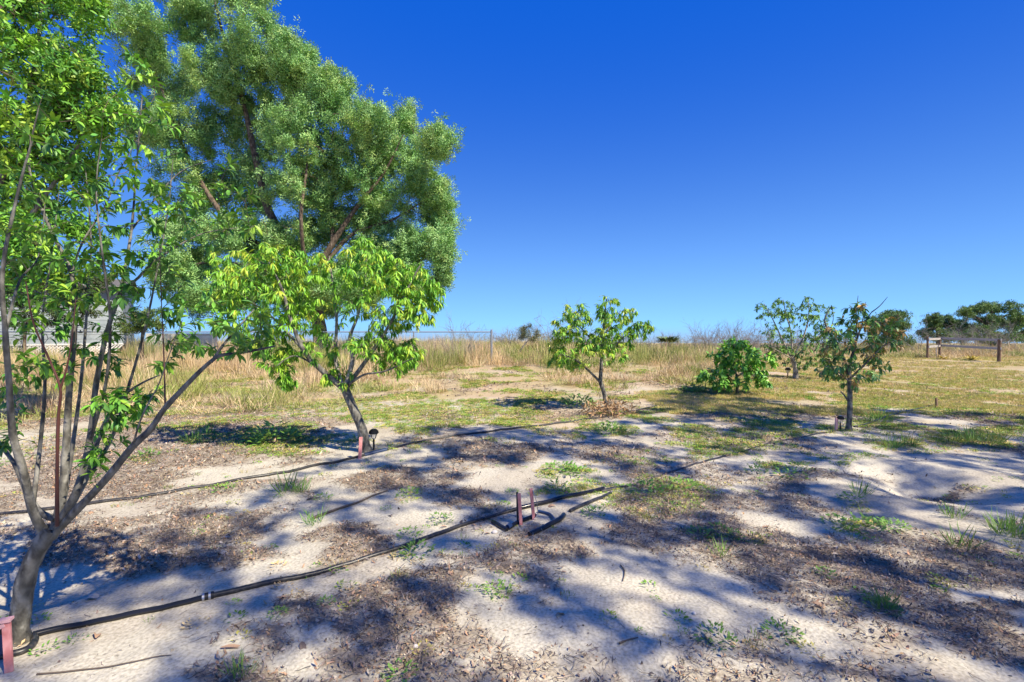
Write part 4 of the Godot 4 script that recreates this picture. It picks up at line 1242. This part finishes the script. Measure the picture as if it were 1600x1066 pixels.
func irrigation() -> void:
	# rear line
	var t := thing("irrigation_pipe", gp(570, 716), "long black pipe running past the leaning peach tree", "pipe")
	pipe_piece("hose", [[-60, 815], [0, 806], [60, 799], [140, 789], [220, 779], [320, 762], [420, 744], [500, 727], [560, 715]], .0165, M.pipe, t)
	var b := pipe_piece("hose", [[560, 715], [610, 702], [660, 691], [720, 681], [800, 671], [860, 664], [920, 656], [965, 649], [1000, 641], [1060, 630]], .0165, M.pipe, t)
	collar("coupling", b[2], b[7], .026, M.blue_fitting, t)
	# front line
	t = thing("irrigation_pipe", gp(640, 852), "long black pipe crossing the foreground sand from the forked tree", "pipe")
	var a := pipe_piece("hose", [[52, 996], [110, 983], [200, 964], [270, 949], [318, 937]], .0165, M.pipe_new, t)
	var c := pipe_piece("hose", [[318, 937], [400, 918], [480, 902], [560, 879], [640, 853], [720, 824], [790, 803], [812, 797]], .0165, M.pipe, t)
	collar("coupling", a[-2], c[2], .0235, M.black, t)
	for k in [a[-2], c[1]]:
		collar("hose_clamp", k, k + (c[1] - a[-2]).normalized() * .012, .0265, M.clamp, t)
	pipe_piece("hose", [[812, 797], [860, 786], [900, 776], [945, 766]], .019, M.pipe_new, t, .004)
	var e := pipe_piece("hose", [[940, 769], [985, 760], [1040, 741], [1080, 728], [1130, 714], [1180, 700], [1230, 688], [1270, 680], [1305, 674]], .0165, M.pipe, t, -.012)
	collar("coupling", e[0], e[5], .025, M.pipe, t)
	pipe_piece("hose", [[1335, 668], [1380, 655], [1420, 643], [1460, 634], [1500, 624], [1535, 614]], .0165, M.pipe, t)
	# side branch by the two stakes
	t = thing("pipe_branch", gp(830, 838), "short open ended black pipe with a side fitting by the pink stakes", "pipe")
	pipe_piece("hose", [[828, 839], [850, 829], [875, 815], [882, 808]], .021, M.pipe_new, t, .003)
	pipe_piece("hose", [[892, 801], [920, 788], [956, 772]], .0165, M.pipe, t)
	pipe_piece("side_tube", [[868, 818], [860, 806], [842, 801]], .012, M.blue_fitting, t, .004)
	t = thing("pipe_tee", gp(795, 829), "black elbow fitting lying against the pipe by the pink stakes", "pipe fitting")
	pipe_piece("elbow", [[772, 818], [783, 825], [793, 831]], .019, M.pipe_new, t)
	pipe_piece("hose", [[795, 828], [812, 818], [838, 808]], .018, M.pipe_new, t)
	pipe_piece("collar_ring", [[794, 828], [799, 825]], .022, M.blue_fitting, t, .002)
	t = thing("drip_ring", gp(30, 1018), "black rubber hose ring around the foot of the forked tree", "hose")
	pipe_piece("hose", [[54, 998], [55, 1006], [44, 1018], [20, 1026], [-10, 1030], [-40, 1030]], .0165, M.pipe, t)
	t = thing("riser_pipe", gp(3, 1030), "blue black standing pipe at the foot of the forked tree", "pipe")
	var rz := Mb.new()
	var rb := gp(3, 1028)
	rz.tube([rb - Vector3(0, .05, 0), rb + Vector3(0, .13, 0)], [.015, .015], 9)
	put("tube", rz.done(), M.blue_fitting, t)
	rz = Mb.new()
	rz.tube([rb + Vector3(0, .12, 0), rb + Vector3(0, .18, 0)], [.02, .02], 9)
	put("cap", rz.done(), M.black, t)
	stake(14, 1050, .235, .03, .03, "pink plastic stake with a bent head by the forked tree", M.pink, true)
	stake(562, 717, .27, .04, -.06, "pink stake leaning at the foot of the peach tree", M.pink)
	stake(814, 821, .26, .026, .06, "pink stake beside the black riser tube on the pipe", M.pink)
	stake(834, 812, .26, .026, .09, "pink stake with a hanging wire on the pipe", M.pink)
	stake(1307, 673, .2, .05, 0.0, "faded pink stake under the path light at the dark tree", M.pink_pale)
	stake(1464, 637, .2, .05, 0.05, "weathered reddish stake in the sunlit grass", M.wood)
	var rt := gp(809, 818)
	var tube := Mb.new()
	tube.tube([rt - Vector3(0, .03, 0), rt + Vector3(-.005, .25, -.02)], [.0085, .0085], 7)
	tag(put("riser_tube", tube.done(), M.black), "thin black riser tube touching a pink stake", "tube")
	var wr := Mb.new()
	var ws := gp(836, 812)
	wr.tube(spline([ws + Vector3(-.02, .245, .0), ws + Vector3(.012, .15, .01), ws + Vector3(.02, .05, .01), ws + Vector3(-.03, .006, .06), ws + Vector3(-.07, .006, .1)]), taper(17, .003, .003), 5)
	tag(put("hanging_wire", wr.done(), M.clamp), "thin grey wire hanging from a pink stake", "wire")
	path_light(584, 703, .27, "solar path light beside the leaning peach tree")
	path_light(1313, 673, .23, "solar path light under the sparse dark leaved tree")
	path_light(1231, 592, .36, "solar path light beside the distant pale trunk")

# ---------------------------------------------------------------- small things on the sand
func small_things() -> void:
	# leafy weeds
	var wm := []
	for k in 3: wm.append(weed_mesh(75, .10, .08, .034, .015))
	var tm := []
	for k in 3: tm.append(tuft_mesh(44, .06, .19, .006, 1.9, 4))
	var greens := []
	for c in [Color(.13, .30, .04), Color(.18, .36, .05), Color(.10, .23, .035)]: greens.append(mat(c.linear_to_srgb(), .6))
	for m in greens:
		m.backlight_enabled = true
		m.backlight = Color(.45, .45, .25)
	var k := 0
	for e in [[350, 766, .8], [640, 775, .9], [690, 815, .8], [880, 738, 1.5], [775, 926, .7], [1119, 1002, .75], [1222, 992, .7], [510, 943, .4], [650, 866, .9], [625, 1056, .6], [640, 838, .7], [225, 716, 1.2], [1330, 782, .9], [1310, 822, 1.0], [1345, 826, 1.2], [1385, 826, .9], [1400, 826, .8], [1378, 952, .7], [1010, 770, 1.4], [1060, 765, 1.4], [1128, 838, 1.0], [1095, 838, .8], [800, 770, .5], [870, 765, 1.0], [1235, 745, 1.2], [505, 780, .6], [925, 805, .8], [1290, 900, .6], [1250, 735, 1.0], [1180, 738, 1.0], [900, 740, 1.2], [435, 960, .4]]:
		var o := put("leafy_weed", wm[k % 3], greens[k % 3])
		o.transform = Transform3D(Basis(Vector3.UP, k * 1.7).scaled(Vector3.ONE * e[2] * 1.25), gp(e[0], e[1]))
		tag(o, "small leafy green weed growing out of the sand", "weed", "leafy weeds in the sand")
		k += 1
	for e in [[450, 768, 1.1], [490, 818, .7], [1126, 868, .6], [1505, 856, .9], [1490, 808, .7], [1568, 832, 1.0], [1590, 838, .9], [1345, 772, .8], [375, 1056, .5], [1380, 948, .6], [1375, 950, .5], [1520, 690, 1.3], [1550, 692, 1.3], [1490, 688, 1.1], [1395, 700, 1.0], [1420, 694, 1.0], [470, 768, .8], [1370, 660, 1.6], [560, 690, .9], [320, 680, 1.2], [300, 690, 1.0]]:
		var o := put("grass_tuft", tm[k % 3], greens[k % 3])
		o.transform = Transform3D(Basis(Vector3.UP, k * 1.7).scaled(Vector3.ONE * e[2] * 1.25), gp(e[0], e[1]))
		tag(o, "green grass tuft with thin blades sprouting from the sand", "grass tuft", "grass tufts in the sand")
		k += 1
	for e in [[952, 676, 1.5, "lush bright green weed clump below the dry brush"], [902, 634, 2.2, "dark green weed clump in the shade of the drooping peach tree"], [1085, 612, 1.8, "yellow green weed clump beside the leafy bush"], [430, 690, 2.3, "wide dark green weed patch in the shade of the leaning peach tree"]]:
		var o := put("weed_clump", weed_mesh(260, .16, .13, .05, .02), greens[1])
		o.transform = Transform3D(Basis().scaled(Vector3.ONE * e[2]), gp(e[0], e[1]))
		tag(o, e[3], "weed")
	# dry brush at the second peach tree
	var st := start()
	var b := gp(950, 650)
	for j in 260:
		var q := in_ball()
		add_leaf(st, orient(b + Vector3(q.x * .55, .03 + absf(q.y) * .25, q.z * .4), rv() + Vector3(0, .2, 0), rv(), 1), .13, .03, .8, .2, 3)
	tag(put("dry_brush", finish(st), triplanar(mat(Color.WHITE, .8), noise_tex(128, .05, [[.2, lin(.28, .16, .08)], [.8, lin(.50, .34, .18)]], 41), null, Vector3(4, 4, 4))), "heap of dry brown leaves and brush around the peach trunk", "brush")
	# sticks
	for e in [[[[58, 1056], [120, 1050], [190, 1040], [240, 1029], [266, 1026]], .004, "long thin curved stick on the sand near the pink stake"], [[[488, 812], [530, 796], [570, 782], [606, 768]], .012, "dark half buried root running beside the pipe"], [[[655, 902], [690, 890], [712, 880]], .005, "thin dry stick beside the sunlit sand patch"], [[[560, 1000], [585, 975], [600, 950]], .005, "thin stick lying in the thick leaf litter"], [[[968, 1008], [980, 1003], [996, 999]], .006, "short dark stick on the bare shaded sand"], [[[740, 1015], [744, 1000], [752, 985]], .003, "thin stalk standing out of the sand patch"], [[[970, 885], [976, 895], [974, 910]], .005, "forked dark twig on the shaded sand"]]:
		var sp := lay(e[0], e[1], .004)
		var mb := Mb.new()
		mb.tube(sp, taper(sp.size(), e[1], e[1] * .5, .15), 6)
		tag(put("stick", mb.done(), M.twig), e[2], "stick")
	# single leaves, bark and stones
	var dl := []
	for c in DEAD: dl.append(mat(c.linear_to_srgb(), .75))
	for e in [[345, 1015, .11, 5, "large curled reddish brown leaf on the sand"], [1342, 1042, .13, 5, "orange brown strip of bark lying in the litter"], [345, 842, .12, 3, "pale straight piece of bark beside the pipe"], [135, 937, .07, 3, "round pale pinkish leaf on the shaded sand"]]:
		var o := put("bark_piece" if e[4].contains("bark") else "fallen_leaf", leaf_mesh(e[2], e[2] * (.8 if e[0] == 135 else .24), .5, .5, 4, .5), dl[e[3]])
		o.transform = orient(gp(e[0], e[1]) + Vector3(0, .008, 0), Vector3(1, .04, -.25 if e[0] != 1342 else .7), Vector3.UP, 1)
		tag(o, e[4], "bark" if e[4].contains("bark") else "leaf")
	var lm := leaf_mesh(.085, .03, 1.1, .45, 4)
	for j in 90:
		var d := rng.randf_range(2.0, 4.6)
		var x := rng.randf_range(-1.05, 1.05) * d
		if look(mapL, x, -d, 0) < .25 and rng.randf() < .7: continue
		var o := put("fallen_leaf", lm, dl[rng.randi() % 7])
		o.transform = orient(on(x, -d) + Vector3(0, .012, 0), Vector3(rng.randf_range(-1, 1), .1, rng.randf_range(-1, 1)), Vector3.UP + rv() * .5, rng.randf_range(.7, 1.3))
		tag(o, "curled brown fallen leaf lying on the sandy ground", "leaf", "larger fallen leaves")
	var sm := SphereMesh.new()
	sm.radius = 1.0; sm.height = 2.0; sm.radial_segments = 10; sm.rings = 5
	for e in [[773, 833, .02], [797, 683, .02], [1085, 960, .012], [650, 1012, .012], [1420, 935, .015], [445, 795, .015]]:
		var o := put("pale_stone", sm, M.stone)
		o.transform = Transform3D(Basis(Vector3(.3, 1, .2).normalized(), e[0]).scaled_local(Vector3(e[2] * 1.2, e[2] * .75, e[2])), gp(e[0], e[1]) + Vector3(0, e[2] * .35, 0))
		tag(o, "small pale stone half sunk in the sand", "stone", "pale stones")

# ----------------------------------------------------------------
func _ready() -> void:
	t0 = Time.get_ticks_msec()
	rng.seed = 20240607
	n1.seed = 5; n1.frequency = 0.02; n1.fractal_octaves = 3
	n2.seed = 9; n2.frequency = 0.02; n2.fractal_octaves = 3
	# camera
	var cam := Camera3D.new()
	cam.name = "camera"
	add_child(cam)
	cam.position = EYE
	cam.rotation.x = PITCH
	cam.fov = rad_to_deg(2.0 * atan(533.0 / F))
	cam.near = 0.05
	cam.far = 6000.0
	cam.current = true
	# sky
	var sky := ProceduralSkyMaterial.new()
	sky.sky_top_color = lin(.001, .064, .39)
	sky.sky_horizon_color = lin(.19, .43, .77)
	sky.sky_curve = 0.118
	sky.ground_horizon_color = lin(.19, .43, .77)
	sky.ground_bottom_color = lin(.25, .22, .18)
	sky.sun_angle_max = 30.0
	sky.sun_curve = 0.2
	sky.sky_energy_multiplier = 1.0
	var env := Environment.new()
	env.background_mode = Environment.BG_SKY
	env.sky = Sky.new()
	env.sky.sky_material = sky
	env.tonemap_mode = Environment.TONE_MAPPER_LINEAR
	env.tonemap_exposure = 1.8
	env.sdfgi_enabled = true
	env.ssao_enabled = true
	env.ssil_enabled = true
	var we := WorldEnvironment.new()
	we.name = "world_environment"
	we.environment = env
	add_child(we)
	# sun
	var sun := DirectionalLight3D.new()
	sun.name = "sun"
	add_child(sun)
	sun.look_at_from_position(Vector3.ZERO, SUN, Vector3.UP)
	sun.light_energy = 1.42
	sun.light_color = Color(1.0, 0.95, 0.86)
	sun.light_angular_distance = 0.53
	sun.shadow_enabled = true
	var hol := gp(1450, 762)
	HOLLOW = Vector2(hol.x, hol.z)
	make_materials(); lap("materials")
	make_maps(); lap("maps")
	make_ground(); lap("ground")
	buildings(); lap("buildings")
	big_trees(); lap("big trees")
	shade_trees(); lap("shade trees")
	near_tree(); lap("near tree")
	peach_tree(); lap("peach")
	small_trees(); lap("small trees")
	make_tall_grass(); lap("tall grass")
	far_shrubs(); lap("far shrubs")
	irrigation(); lap("irrigation")
	make_litter(); lap("litter")
	make_cover(); lap("cover")
	small_things(); lap("small things")
